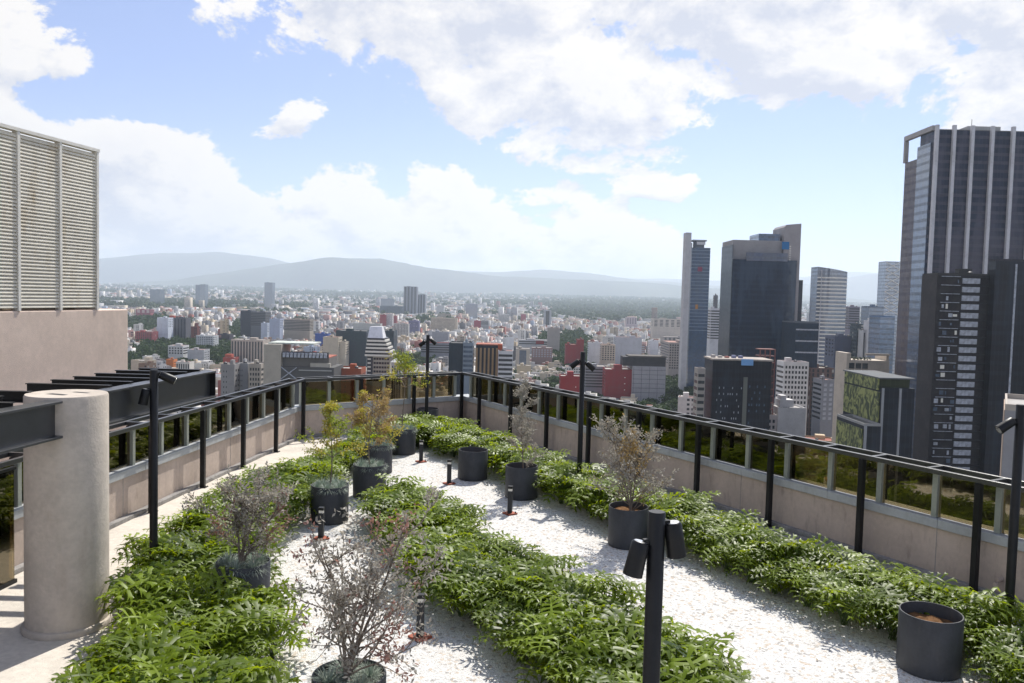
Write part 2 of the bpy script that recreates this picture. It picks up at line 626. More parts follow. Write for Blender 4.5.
def philo_bed(polys, avoid, label, seed, dens=0.33, lscale=0.84):
    r = np.random.default_rng(seed)
    pts = []
    for poly in polys:
        xs = [p[0] for p in poly]
        ys = [p[1] for p in poly]
        for _ in range(9000):
            p = (r.uniform(min(xs), max(xs)), r.uniform(min(ys), max(ys)))
            if not inside(p, poly) or edge_dist(p, poly) < 0.14:
                continue
            if any((p[0] - a) ** 2 + (p[1] - b) ** 2 < (rr + 0.24) ** 2 for a, b, rr in avoid):
                continue
            if any((p[0] - a) ** 2 + (p[1] - b) ** 2 < dens ** 2 for a, b in pts):
                continue
            pts.append(p)
    VV, QQ, TT, SV, SQ, ST = [], [], [], [], [], []
    T3 = []
    off = 0
    soff = 0
    for cx, cyy in pts:
        nl = int(r.integers(18, 26))
        ph0 = r.uniform(0, 6.28)
        hscale = r.uniform(0.78, 1.25)
        ptint = r.uniform(-0.12, 0.12)
        for k in range(nl):
            a = ph0 + k * 2.399 + r.uniform(-.25, .25)
            q = (k + 0.5) / nl                       # 0 inner upright, 1 outer low
            el = R(86 - 34 * q) + r.uniform(-.12, .12)
            pl = (0.52 - 0.14 * q) * hscale * r.uniform(0.85, 1.1)
            d = np.array([math.cos(a) * math.cos(el), math.sin(a) * math.cos(el), math.sin(el)])
            base = np.array([cx, cyy, 0.03]) + np.array([r.uniform(-.04, .04), r.uniform(-.04, .04), 0])
            tip = base + d * pl
            L = r.uniform(0.28, 0.45) * lscale * hscale
            V0, Q0, T0 = LEAVES[int(r.integers(0, 7))]
            pit = -(R(50) * (1 - q)) * 0.3 + R(22) * (1 - q) - R(14) * q + r.uniform(-.35, .45)
            cp, sp_ = math.cos(pit), math.sin(pit)
            ex = np.array([math.cos(a) * cp, math.sin(a) * cp, sp_])
            ey = np.array([-math.sin(a), math.cos(a), 0])
            rl = r.uniform(-.5, .5)
            ez = np.cross(ex, ey)
            ey, ez = ey * math.cos(rl) + ez * math.sin(rl), ez * math.cos(rl) - ey * math.sin(rl)
            W = tip + L * (V0[:, :1] * ex + V0[:, 1:2] * ey + V0[:, 2:3] * ez)
            W[:, 2] = np.maximum(W[:, 2], 0.015)
            VV.append(W)
            QQ.append(Q0 + off)
            T3.append(T0 + off)
            off += len(V0)
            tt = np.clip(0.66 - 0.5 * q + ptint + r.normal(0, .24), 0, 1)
            if r.random() < 0.02:
                tt = 1.7
            TT.append(np.full(len(V0), tt))
            ww = 0.006
            n1 = np.array([-math.sin(a), math.cos(a), 0]) * ww
            n2 = np.cross(d, n1)
            SV.append(np.array([base + n1, base - n1, base + n2 * 1.2, tip + n1, tip - n1, tip + n2 * 1.2]))
            SQ.append(np.array([(0, 1, 4, 3), (1, 2, 5, 4), (2, 0, 3, 5)]) + soff)
            soff += 6
            ST.append(np.full(6, r.uniform(0, 1)))
    V = np.concatenate(VV + SV)
    Q = np.concatenate(QQ)
    S = np.concatenate(SQ) + off
    T = np.concatenate(TT + ST)
    T3 = np.concatenate(T3)
    idx = np.concatenate([np.zeros(len(Q)), np.zeros(len(T3)), np.ones(len(S))])
    me = np_mesh('philodendron_bed', V, [Q, T3, S], [PHILO, STALK], T, idx)
    o = place('philodendron_bed', me)
    tag(o, label, 'plant bed', None, 'stuff')
    return pts


def leaf_spray(r, p, d, n, ls, out):
    """a feathery sprig: pairs of small leaflets along a short axis"""
    d = d / (np.linalg.norm(d) + 1e-9)
    a = np.cross(d, r.normal(size=3))
    a /= np.linalg.norm(a) + 1e-9
    for i in range(n):
        q = p + d * (i / n) * ls * 2.6
        for sgn in (-1, 1):
            lv = a * sgn + d * 0.7 + r.normal(0, .35, 3)
            lv /= np.linalg.norm(lv)
            w = np.cross(lv, r.normal(size=3))
            w /= np.linalg.norm(w) + 1e-9
            l = ls * r.uniform(.6, 1.2)
            ww = l * 0.22
            out.append([q, q + lv * l * .5 + w * ww, q + lv * l, q + lv * l * .5 - w * ww])


def pot_tree(name, label, loc, H, spread, seed, leaf, leaf2=None, f2=0.15, nb=9, start=0.25, ls=0.045, dens=1.0, lean=(0, 0), trunk_r=0.014, leaders=None, group=None, rise=0.75):
    r = np.random.default_rng(seed)
    root = thing(name, label, 'tree', loc, 0, group)
    wood = MB()
    quads = []
    tips = []

    def grow(p, d, L, rad, depth):
        n = 5
        pts = [p]
        q = p.copy()
        dd = d.copy()
        for i in range(n):
            dd = dd + r.normal(0, .16, 3) + np.array([0, 0, 0.05])
            dd /= np.linalg.norm(dd)
            q = q + dd * L / n
            pts.append(q.copy())
        wood.tube(pts, [rad * (1 - .65 * i / n) for i in range(n + 1)], 5, cap=False)
        if depth == 0:
            for i in range(1, n + 1):
                for _ in range(max(1, int(1.3 * dens))):
                    leaf_spray(r, pts[i] + r.normal(0, .012, 3), dd + r.normal(0, .7, 3), 3, ls, quads)
            return
        for k in range(int(r.integers(2, 5))):
            i = int(r.integers(1, n + 1))
            nd = dd + r.normal(0, .6, 3)
            nd /= np.linalg.norm(nd)
            grow(pts[i], nd, L * r.uniform(.38, .6), rad * .5, depth - 1)
        if depth == 1:
            for i in range(2, n + 1):
                for _ in range(max(1, int(.8 * dens))):
                    leaf_spray(r, pts[i], dd + r.normal(0, .7, 3), 3, ls, quads)
    # leaders
    leaders = leaders or [(0.0, 0.0, 1.0)]
    for lx, ly, lh in leaders:
        n = 10
        pts = []
        for i in range(n + 1):
            s = i / n
            pts.append(np.array([lx * s ** 1.3 + .03 * math.sin(5 * s + seed), ly * s ** 1.3 + .03 * math.cos(4 * s + seed), H * lh * s]))
        wood.tube(pts, [trunk_r * (1 - .75 * i / n) for i in range(n + 1)], 7)
        for k in range(nb):
            s = start + (1 - start) * (k + r.uniform(0, .8)) / nb
            j = min(n, int(s * n))
            a = k * 2.4 + r.uniform(-.4, .4)
            reach = spread * (1 - .55 * (s - start) / (1 - start)) * r.uniform(.7, 1.15)
            d = np.array([math.cos(a), math.sin(a), rise * r.uniform(.6, 1.3)])
            d /= np.linalg.norm(d)
            grow(pts[j], d, reach, trunk_r * .55, 1)
        for _ in range(6):
            leaf_spray(r, pts[-1], np.array([0, 0, 1.]) + r.normal(0, .4, 3), 4, ls, quads)
    wood.build('trunk', BARK, root, smooth=True)
    Q = np.array(quads)
    V = Q.reshape(-1, 3)
    F = np.arange(len(V)).reshape(-1, 4)
    tint = np.repeat(np.clip(r.normal(.5, .25, len(F)), 0, 1), 4)
    idx = np.zeros(len(F))
    if leaf2 is not None:
        # clumps of the second leaf colour by position
        cc = V.reshape(-1, 4, 3)[:, 0]
        w = np.sin(cc[:, 0] * 7 + seed) + np.sin(cc[:, 1] * 8 + 2 * seed) + np.sin(cc[:, 2] * 6 + seed)
        idx = ((w > np.quantile(w, 1 - f2)) | (r.random(len(F)) < .04)).astype(float)
    me = np_mesh('crown', V, F, [leaf, leaf2] if leaf2 else [leaf], tint, idx)
    place('crown', me, root)
    return root


def tuft_mesh(seed, n=330):
    r = np.random.default_rng(seed)
    V, F = [], []
    for i in range(n):
        a = r.uniform(0, 6.283)
        el = math.acos(r.uniform(0.05, 1)) if r.random() < .8 else r.uniform(1.2, 1.7)
        L = r.uniform(.13, .21)
        d = np.array([math.cos(a) * math.sin(el), math.sin(a) * math.sin(el), math.cos(el)])
        s = np.array([-math.sin(a), math.cos(a), 0]) * 0.0026
        b = np.array([math.cos(a), math.sin(a), 0]) * r.uniform(0, .035)
        m = b + d * L * .6
        t = b + d * L + np.array([0, 0, -.3 * L * math.sin(el)])
        o = len(V)
        V += [b - s, b + s, m - s, m + s, t]
        F += [(o, o + 1, o + 3, o + 2), (o + 2, o + 3, o + 4, o + 4)]
    V = np.array(V)
    Q = np.array([f for f in F[::2]])
    T = np.array([f[:3] for f in F[1::2]])
    return np_mesh('fescue_tuft', V, [Q, T], FESCUE, np.repeat(r.random(n), 5))


# ------------------------------------------------------------------ the deck
RAIL_Z = 1.70
def RP(k): return np.array([-2.01 + 1.009 * k, 27.92 - 1.748 * k])
def LP(k): return np.array([-6.056 - .1974 * k, 23.864 - 2.074 * k])
R0, R1 = RP(0.37), RP(17)
L0, L1 = LP(0.0), LP(13)
WALL_OFF = 0.24


def off_line(a, b, d):                   # shift a->b sideways (left of direction)
    v = (b - a) / np.linalg.norm(b - a)
    n = np.array([-v[1], v[0]])
    return a + n * d, b + n * d


def isect(a, b, c, d):
    r_, s_ = b - a, d - c
    t = ((c - a)[0] * s_[1] - (c - a)[1] * s_[0]) / (r_[0] * s_[1] - r_[1] * s_[0])
    return a + r_ * t


# outer offsets of the three railing lines (post line), order: left (towards far), far (left to right), right (towards camera)
def poly_offset(d):
    a = off_line(L1, L0, d)
    b = off_line(L0, R0, d)
    c = off_line(R0, R1, d)
    return [a[0], isect(*a, *b), isect(*b, *c), c[1]]


inner = poly_offset(WALL_OFF - .04)
outer = poly_offset(WALL_OFF + .30)
deck_poly = [tuple(p) for p in poly_offset(WALL_OFF + .28)]
body = MB().prism(list(reversed(deck_poly)), STREET, -0.02)
bo = body.build('roof_slab', KERB)
tag(bo, kind='structure')


def sheet(name, poly, z, m, cat=None):
    bm = MB().add([(x, y, z) for x, y in poly], [tuple(range(len(poly)))])
    o = bm.build(name, m)
    if o.data.polygons[0].normal.z < 0:
        o.data.flip_normals()
    tag(o, kind='structure')
    return o


sheet('gravel_ground', [tuple(p) for p in poly_offset(WALL_OFF)], 0.0, GRAVEL)
# concrete walk along the left parapet
lw = poly_offset(WALL_OFF - .045)
sheet('concrete_walk', [tuple(LP(13) + [0.0, 0]), tuple(lw[1]), (-4.2, 24.3), (-4.55, 20.1), (-4.8, 18.2), (-5.15, 16.5), (-5.5, 14.4), (-5.5, 12.2), (-4.9, 10.6), (-4.45, 9.6), (-4.05, 8.3), (-3.7, 6.5), (-3.7, -3)], 0.004, PAVE)
rs = poly_offset(WALL_OFF - .045)
ri = poly_offset(-0.62)
sheet('paved_strip', [tuple(rs[3]), tuple(rs[2]), tuple(rs[2] * .85 + rs[1] * .15), tuple(ri[2] + [-1.3, -.2]), tuple(ri[2] + [0, -.4]), tuple(ri[3])], 0.004, KERB)


def wall_run(a_in, b_in, a_out, b_out, label, kind_label):
    root = thing('parapet_wall', label, 'wall', (0, 0, 0))
    MB().prism([tuple(a_in), tuple(a_out), tuple(b_out), tuple(b_in)][::-1], 0.001, 0.80).build('wall', STUCCO2, root)
    return root


def oriented(poly):
    a = sum(poly[i][0] * poly[(i + 1) % len(poly)][1] - poly[(i + 1) % len(poly)][0] * poly[i][1] for i in range(len(poly)))
    return poly if a > 0 else poly[::-1]


names = ['long low pink beige stucco parapet under the left railing', 'short pink beige stucco parapet at the far end of the terrace', 'long pink beige stucco parapet running along the right side']
copin = poly_offset(WALL_OFF - .09)
copout = poly_offset(WALL_OFF + .34)
fb = poly_offset(WALL_OFF - .16)
for i in range(3):
    root = thing('parapet_wall', names[i], 'wall')
    MB().prism(oriented([tuple(inner[i]), tuple(inner[i + 1]), tuple(outer[i + 1]), tuple(outer[i])]), 0.002, 0.80).build('wall', STUCCO2, root)
    # joints in the coping
    a, b = copin[i], copin[i + 1]
    L = np.linalg.norm(b - a)
    n = max(1, int(L / 2.0))
    cm = MB()
    for k in range(n):
        t0, t1 = k / n + (.0015 / L if k else 0), (k + 1) / n - (.0015 / L if k < n - 1 else 0)
        ao, bo_ = copout[i], copout[i + 1]
        cm.prism(oriented([tuple(a + (b - a) * t0), tuple(a + (b - a) * t1), tuple(ao + (bo_ - ao) * t1), tuple(ao + (bo_ - ao) * t0)]), 0.802, 0.945)
    cm.build('coping', COPING, root, bevel=0.008)
    jn = max(2, int(L / 4.0))
    ia, ib = inner[i], inner[i + 1]
    vv = (ib - ia) / np.linalg.norm(ib - ia)
    nn_ = np.array([vv[1], -vv[0]])
    for k in range(1, jn):
        pj = ia + (ib - ia) * k / jn
        MB().prism(oriented([tuple(pj - vv * .006), tuple(pj + vv * .006), tuple(pj + vv * .006 + nn_ * .003), tuple(pj - vv * .006 + nn_ * .003)]), .09, .798).build('joint', KERB, root)
    MB().prism(oriented([tuple(fb[i]), tuple(fb[i + 1]), tuple(inner[i + 1]), tuple(inner[i])]), 0.003, 0.085).build('base_kerb', KERB, root, bevel=0.01)

rail_labels = ['black steel ladder railing with bronze glass panes along the left parapet', 'short black steel and glass railing across the far end', 'black steel ladder railing with bronze glass panes along the right parapet']


def railing(i, a, b, posts, mulls, dout):
    a, b = np.array(a), np.array(b)
    v = (b - a) / np.linalg.norm(b - a)
    n = np.array([-v[1], v[0]])
    L = np.linalg.norm(b - a)
    ang = math.atan2(v[1], v[0])
    root = thing('steel_railing', rail_labels[i], 'railing', (a[0], a[1], 0), ang)
    # local: x along, y outward(+)
    z = RAIL_Z
    MB().box(-.04, L + .04, -.035, .035, z, z + .075).build('inner_rail', RAILM, root, bevel=.006)
    ex0, ex1 = (0.0, 0.0)
    MB().box(-.04 + ex0, L + .04, .40, .46, z, z + .075).build('outer_rail', RAILM, root, bevel=.006)
    pm = MB().box(-.045, .045, -.05, .05, 0.004, z - .001).mesh('post', STEEL)
    bp = MB().box(-.085, .085, -.09, .03, 0.005, .017)
    for q in (-.065, .065):
        bp.tube([(q, -.072, .017), (q, -.072, .034)], .009, 6)
    bpm = bp.mesh('base_plate', STEEL)
    for s in posts:
        place('post', pm, root, (s, 0, 0), bevel=.008)
        place('base_plate', bpm, root, (s, 0, 0))
    cbm = MB().box(-.03, .03, .036, .399, z + .004, z + .071).mesh('crossbar', RAILM)
    mm = MB().box(-.045, .045, WALL_OFF + .00, WALL_OFF + .13, .946, z - .055).mesh('mullion', ALU)
    cap = MB().box(-.055, .055, WALL_OFF - .03, WALL_OFF + .13, z - .052, z - .002).mesh('bracket', STEEL)
    for s in mulls:
        place('crossbar', cbm, root, (s, 0, 0))
        place('mullion', mm, root, (s, 0, 0), bevel=.004)
        place('bracket', cap, root, (s, 0, 0))
    ms = sorted(mulls)
    for s0, s1 in zip(ms[:-1], ms[1:]):
        MB().box(s0 + .047, s1 - .047, WALL_OFF + .06, WALL_OFF + .072, .952, z - .06).build('glass_pane', RGLASS, root)
    return root


LR = np.linalg.norm(R1 - R0)
st = 2.018
offR = .37 * st
posts = [0.0] + [k * st - offR for k in range(1, 17)]
railing(2, R0, R1, posts, [.12] + [k * st / 2 - offR + .16 for k in range(2, 33)], 0)
Lf = np.linalg.norm(R0 - L0)
railing(1, L0, R0, [Lf * .335, Lf * .67], [Lf * k / 6 for k in range(1, 6)] + [.06, Lf - .10], 0)
LL = np.linalg.norm(L0 - L1)
stl = 2.083
railing(0, L1, L0, [LL - k * stl for k in range(0, 13)], [LL - .12] + [LL - .20 - k * stl / 2 for k in range(1, 24)], 0)

# ------------------------------------------------------------------ column, beams
cc = (-5.56, 10.22)
root = thing('concrete_column', 'thick round concrete column standing left of the planting bed', 'column', (cc[0], cc[1], 0.004))
MB().lathe([(.475, 0.06), (.477, .5), (.475, 1.6), (.473, 2.93), (.46, 2.955)], 72).build('shaft', CONC, root, smooth=True)
MB().lathe([(.515, 0.0), (.52, .04), (.505, .075), (.477, .085)], 72).build('base_ring', CONC, root, smooth=True)
MB().add([(-.2, -.12, 0), (.06, -.20, 0), (.08, -.12, 0), (-.16, -.04, 0)], [(0, 1, 2, 3)]).build('weld_plate', STEEL2, root).location = (0.0, 0.0, 2.957)
MB().add([(-.0, .12, 0), (.22, .06, 0), (.24, .11, 0), (.02, .18, 0)], [(0, 1, 2, 3)]).build('weld_plate', STEEL2, root).location = (0.0, 0.0, 2.957)


def ibeam(w, h, tf=.03, tw=.02):
    a, b = w / 2, h / 2
    return [(-a, -b), (a, -b), (a, -b + tf), (tw / 2, -b + tf), (tw / 2, b - tf), (a, b - tf), (a, b), (-a, b), (-a, b - tf), (-tw / 2, b - tf), (-tw / 2, -b + tf), (-a, -b + tf)]


def BX(y): return -5.05 - .10 * (13.7 - y)


ZT = 2.95
bh = .45
t1 = thing('steel_beam', 'black steel beam running from the column towards the far railing', 'beam')
y0, y1 = cc[1] + .43, 13.7
MB().beam((BX(y0), y0, ZT - bh / 2), (BX(y1), y1, ZT - bh / 2), ibeam(.22, bh)).build('girder', RAILM, t1, bevel=.004)
MB().bar((BX(y1) - .001, y1 - .015, ZT - bh + .032), (BX(y1) - .001, y1 - .015, ZT - .032), .195, .02, (0, 1, 0)).build('end_plate', STEEL, t1)
t2 = thing('steel_beam', 'black steel beam entering the left edge and ending at the column', 'beam')
MB().beam((BX(3.0) - .02, 3.0, ZT - .02 - bh / 2), (BX(cc[1] - .42) - .02, cc[1] - .46, ZT - .02 - bh / 2), ibeam(.22, bh)).build('girder', RAILM, t2, bevel=.004)
ys = [13.58, 13.14, 12.6, 12.08, 11.58, 11.07, 10.2, 9.7, 9.2, 8.7, 8.2, 7.7]
for k, y in enumerate(ys):
    xr = BX(y) - (.115 if y > 10.6 or y < 9.7 else .6)
    xl = BX(y) - (1.25 if k else 1.12)
    bm = MB().beam((xl, y, ZT - .045), (xr, y, ZT - .045), ibeam(.09, .14, .012, .01), (0, 0, 1))
    o = bm.build('roof_rafter', STEEL)
    od = ['first', 'second', 'third', 'fourth', 'fifth', 'sixth', 'seventh', 'eighth', 'ninth', 'tenth', 'eleventh', 'twelfth'][k]
    tag(o, f'{od} black rafter counted from the far tip of the long beam', 'rafter', 'rafters on the left beam')
# full-height glazed screen at the left edge
g = thing('glass_screen', 'floor-length dark glass panel at the left edge behind the column', 'glass screen', (LP(5.9)[0] + .12, LP(5.9)[1], 0), math.atan2(LP(9)[1] - LP(5.9)[1], LP(9)[0] - LP(5.9)[0]))
MB().box(0, 3.6, -.01, .01, .06, 1.66).build('pane', RGLASS, g)
MB().box(-.03, 3.63, -.03, .03, .004, .06).build('frame', STEEL, g)
MB().box(-.03, 3.63, -.03, .03, 1.66, 1.70).build('frame', STEEL, g)

# ------------------------------------------------------------------ louvred plant room beyond the left railing
W0 = at(0, 300, 14.7)
W1 = at(128, 310, 18.2)
dv = (W1 - W0)[:2]
dl = np.linalg.norm(dv)
ang = math.atan2(dv[1], dv[0])
pr = thing('plant_room', 'pink stucco building topped by tall cream louvres on the left', 'building', (W0[0], W0[1], STREET), ang)
H0 = -STREET
zt = 3.82
MB().box(-9, dl, 0, 9, 0, H0 + zt).build('wall', STUCCO, pr, bevel=.02)
xe = dl - .95
zl = 7.16
xs_fr = [xe - 0.05 - k * 1.06 for k in range(0, 11)]
MB().box(-9, xe - .08, .5, 8, H0 + zt, H0 + zl - .1).build('plant_core', DUCT, pr)
for k in range(10):
    xa, xb = xs_fr[k + 1] + .035, xs_fr[k] - .035
    m = MB()
    nsl = 48
    for j in range(nsl):
        z = H0 + zt + .06 + (zl - zt - .16) * (j + .5) / nsl
        m.add([(xa, .0, z - .040), (xb, .0, z - .040), (xb, .045, z + .024), (xa, .045, z + .024), (xa, .0, z - .020), (xb, .0, z - .020), (xb, .045, z + .036), (xa, .045, z + .036)],
              [(0, 3, 2, 1), (4, 5, 6, 7), (0, 1, 5, 4), (1, 2, 6, 5), (2, 3, 7, 6), (3, 0, 4, 7)])
    m.build('louvre', SLAT, pr)
for k in range(11):
    MB().box(xs_fr[k] - .03, xs_fr[k] + .03, -.02, .10, H0 + zt + .002, H0 + zl - .062).build('louvre_post', WHITEP, pr)
m = MB().box(-9, xe, -.03, .12, H0 + zl - .06, H0 + zl)
m.box(xe - .028, xe, .122, 8, H0 + zt + .002, H0 + zl - .062)
m.build('louvre_frame', WHITEP, pr)

# ------------------------------------------------------------------ planters
def planter(loc, label, soil=True, h=.69, rad=.35, rocks=False):
    root = thing('round_planter', label, 'planter', (loc[0], loc[1], 0.004), random.uniform(0, 3), 'round dark grey planters')
    root.rotation_euler = (random.uniform(-.012, .012), random.uniform(-.012, .012), random.uniform(0, 3))
    MB().lathe([(rad - .012, 0), (rad, .012), (rad, h - .008), (rad - .006, h), (rad - .016, h), (rad - .02, h - .008), (rad - .02, h - .30)], 56).build('pot', POTM, root, smooth=True)
    # uneven soil
    s = MB()
    n = 20
    vs = [(0, 0, h - .12)]
    fs = []
    for q in range(1, 5):
        for k in range(n):
            a = 2 * math.pi * k / n
            r_ = (rad - .022) * q / 4
            vs.append((r_ * math.cos(a), r_ * math.sin(a), h - (.13 if not rocks else .17) + random.uniform(-.02, .02) + .03 * math.cos(a + 1)))
    for k in range(n):
        fs.append((0, 1 + k, 1 + (k + 1) % n))
    for q in range(3):
        for k in range(n):
            k2 = (k + 1) % n
            fs.append((1 + q * n + k, 1 + (q + 1) * n + k, 1 + (q + 1) * n + k2, 1 + q * n + k2))
    s.add(vs, fs)
    s.build('soil', SOIL, root, smooth=True)
    return root


POTS = {'A': on(349, 674, .69), 'B': on(931, 612, .69), 'C': on(629, 506, .69), 'D': on(522, 465.5, .69), 'E': on(473, 449.5, .69), 'F': on(428, 408.5, .69),
        'G': on(403, 428, .69), 'H': on(378, 444, .69), 'I': on(370, 464, .69), 'J': on(330, 484.5, .69), 'K': on(243, 561, .69)}
PL = {'A': 'dark round planter cut by the bottom edge, holding a dusky feathery tree',
      'B': 'empty dark round planter with brown soil at the lower right corner',
      'C': 'dark planter holding a bushy grey tree beside the right bed',
      'D': 'dark planter holding a tall thin grey tree, beside a bollard',
      'E': 'dark treeless planter on the gravel at the far right bed',
      'F': 'dark planter against the far parapet, behind the lamp pole',
      'G': 'dark planter holding the slim lime green tree at the far end',
      'H': 'dark planter half hidden behind the one with the tawny tree',
      'I': 'dark planter holding the tawny orange tree',
      'J': 'dark planter holding the yellow tree, behind a bollard',
      'K': 'dark planter holding a grey purple tree in the left bed'}
for k, p in POTS.items():
    planter(p, PL[k], rocks=(k in 'BE'))
TUFTS = [tuft_mesh(i) for i in range(3)]
tl = {'A': 'blue grey fescue tuft in the bottom edge planter', 'K': 'blue grey fescue tuft in the planter of the grey purple tree', 'J': 'blue grey fescue tuft in the yellow tree planter',
      'I': 'blue grey fescue tuft in the tawny tree planter', 'H': 'blue grey fescue tuft in the half hidden planter', 'G': 'blue grey fescue tuft in the lime tree planter'}
for k in 'AKJIHG':
    p = POTS[k]
    n = 4 if k == 'A' else 6
    for j in range(n):
        a = j * 6.283 / n + .5 + random.uniform(-.2, .2)
        rr = .20 if k == 'A' else .23
        o = place('fescue_tuft', TUFTS[j % 3], None, (p[0] + rr * math.cos(a), p[1] + rr * math.sin(a), .625), (0, 0, random.uniform(0, 6)))
        s = random.uniform(.95, 1.25)
        o.scale = (s, s, s * (.85 if k == 'A' else .95))
        tag(o, tl[k], 'grass tuft', 'fescue tufts ' + tl[k].split(' tuft ')[1])

sz = .56
pot_tree('ornamental_tree', 'dusky grey and red feathery tree in the bottom edge planter', (*POTS['A'][:2], sz), 1.55, .80, 11, GREYLEAF, REDLEAF, .14, nb=9, start=.13, ls=.056, dens=1.2, trunk_r=.02,
         leaders=[(.02, .0, .62), (.50, .15, 1.0), (-.28, .1, .82), (.22, -.1, .75)])
pot_tree('ornamental_tree', 'grey purple tree with upright branches in the left bed planter', (*POTS['K'][:2], sz), 1.10, .70, 23, GREYLEAF, REDLEAF, .07, nb=8, start=.2, ls=.058, dens=1.5, trunk_r=.02,
         leaders=[(0, 0, .75), (-.25, .1, .95), (.5, .1, .9), (.15, .2, 1.1)])
pot_tree('ornamental_tree', 'yellow leaved young tree with a straight stem', (*POTS['J'][:2], sz), 1.6, .50, 31, YELLEAF, LIMELEAF, .35, nb=12, start=.42, ls=.055, dens=1.8, trunk_r=.016)
pot_tree('ornamental_tree', 'tawny orange young tree in front of the half hidden planter', (*POTS['I'][:2], sz), 1.5, .62, 47, RUSTLEAF, YELLEAF, .4, nb=13, start=.32, ls=.06, dens=2.2, trunk_r=.016)
pot_tree('ornamental_tree', 'pale tawny bush rising from the half hidden planter', (*POTS['H'][:2], sz), 1.1, .45, 53, RUSTLEAF, GREYLEAF, .4, nb=9, start=.3, ls=.06, dens=1.8, trunk_r=.016)
pot_tree('ornamental_tree', 'slim lime green tree with a bare stem at the far end', (*POTS['G'][:2], sz), 2.05, .62, 61, LIMELEAF, YELLEAF, .3, nb=13, start=.66, ls=.07, dens=1.5, trunk_r=.018)
pot_tree('ornamental_tree', 'tall thin grey tree in the planter beside a bollard', (*POTS['D'][:2], sz), 1.9, .50, 71, GREYLEAF, None, nb=12, start=.08, ls=.06, dens=1.6, trunk_r=.014, rise=1.0)
pot_tree('ornamental_tree', 'bushy grey tree in the planter beside the right bed', (*POTS['C'][:2], sz), 1.62, .74, 83, GREYLEAF, RUSTLEAF, .18, nb=15, start=.08, ls=.056, dens=1.1, trunk_r=.018,
         leaders=[(0, 0, .85), (-.35, 0, .95), (.3, .1, .8)])

# ------------------------------------------------------------------ beds
avoid = [(p[0], p[1], .36) for p in POTS.values()] + [(cc[0], cc[1], .6)]
mid = [(-2.45, 15.7), (-2.5, 15.0), (-1.8, 13.0), (-1.25, 11.5), (-.75, 10.7), (-.35, 10.0), (.1, 9.2), (.6, 8.1), (1.1, 7.0), (1.6, 6.0), (3.3, 6.0), (2.75, 7.3), (2.45, 8.2), (2.1, 9.0), (1.6, 10.2), (.75, 11.8), (-.15, 13.2), (-.8, 14.7), (-1.35, 16.1), (-1.9, 16.5)]
philo_bed([mid], avoid, 'lobed green philodendron bed between the two gravel paths', 5)
right = [(-2.2, 22.6), (-1.9, 21.9), (-.5, 19.4), (.15, 18.3), (.95, 16.9), (1.7, 15.4), (2.8, 13.6), (3.55, 12.4), (4.05, 11.4), (4.65, 10.3), (5.0, 9.9), (5.45, 9.1), (6.05, 7.6), (6.7, 6.3), (8.9, 6.3), (8.0, 8.0), (7.0, 9.6), (6.55, 10.6), (6.1, 11.3), (5.4, 12.5), (4.85, 13.2), (4.3, 14.0), (3.4, 15.7), (2.2, 17.5), (1.0, 19.5), (.2, 21.2), (-1.3, 24.0)]
philo_bed([right], avoid, 'lobed green philodendron bed along the right parapet', 6)
left = [(-4.05, 22.4), (-4.5, 20.1), (-4.75, 18.2), (-5.1, 16.6), (-5.5, 14.4), (-5.5, 13.0), (-5.45, 12.0), (-4.9, 10.8), (-4.5, 9.6), (-4.2, 8.4), (-3.9, 7.0), (-2.1, 6.8), (-2.45, 9.2), (-2.9, 10.3), (-3.4, 11.3), (-3.95, 13.4), (-3.95, 15.0), (-3.85, 16.5), (-3.75, 18), (-3.55, 19.6), (-3.25, 21.6), (-3.1, 22.4)]
far = [(-4.3, 22.0), (-4.2, 23.6), (-3.0, 25.0), (-1.8, 25.1), (-1.1, 24.0), (-2.35, 22.6), (-3.2, 22.6)]
philo_bed([left], avoid, 'lobed green philodendron bed on the left between column and planters', 8)
philo_bed([far], avoid, 'low green philodendron patch at the far end before the parapet', 9)

# ------------------------------------------------------------------ lamps
def lamp(base, h, heads, label):
    root = thing('garden_lamp', label, 'lamp post', (base[0], base[1], 0.004), 0, 'black lamp poles with two spotlights')
    MB().lathe([(.055, 0), (.055, h - .006), (.05, h)], 32).build('pole', STEEL, root, smooth=True)
    MB().lathe([(.09, 0), (.09, .012)], 24).build('base_plate', STEEL, root)
    for az, dz, tilt in heads:           # az: where it sits round the pole; tilt from hanging straight down
        a = R(az)
        dx, dy = math.cos(a), math.sin(a)
        hh = bpy.data.objects.new('spotlight', None)
        z = h - dz
        tdir = Vector((dx * math.sin(R(tilt)), dy * math.sin(R(tilt)), -math.cos(R(tilt))))
        p = Vector((dx * .108, dy * .108, z))
        top = p - tdir * .03
        e = p + tdir * .19
        body = MB().tube([top, top + tdir * .012, top + tdir * .1, e], [.048, .058, .060, .064], 28)
        hd = body.build('spotlight', STEEL, root, smooth=True)
        MB().tube([top - tdir * .003, top - tdir * .001], [.040, .043], 24).build('end_cap', CHROME, hd)
        MB().bar((dx * .05, dy * .05, z + .02), (dx * .085, dy * .085, z + .02), .03, .05).build('bracket', STEEL, hd)
        MB().tube([e + tdir * .001, e - tdir * .004], [.05, .05], 24).build('lens', CHROME, hd)
    return root


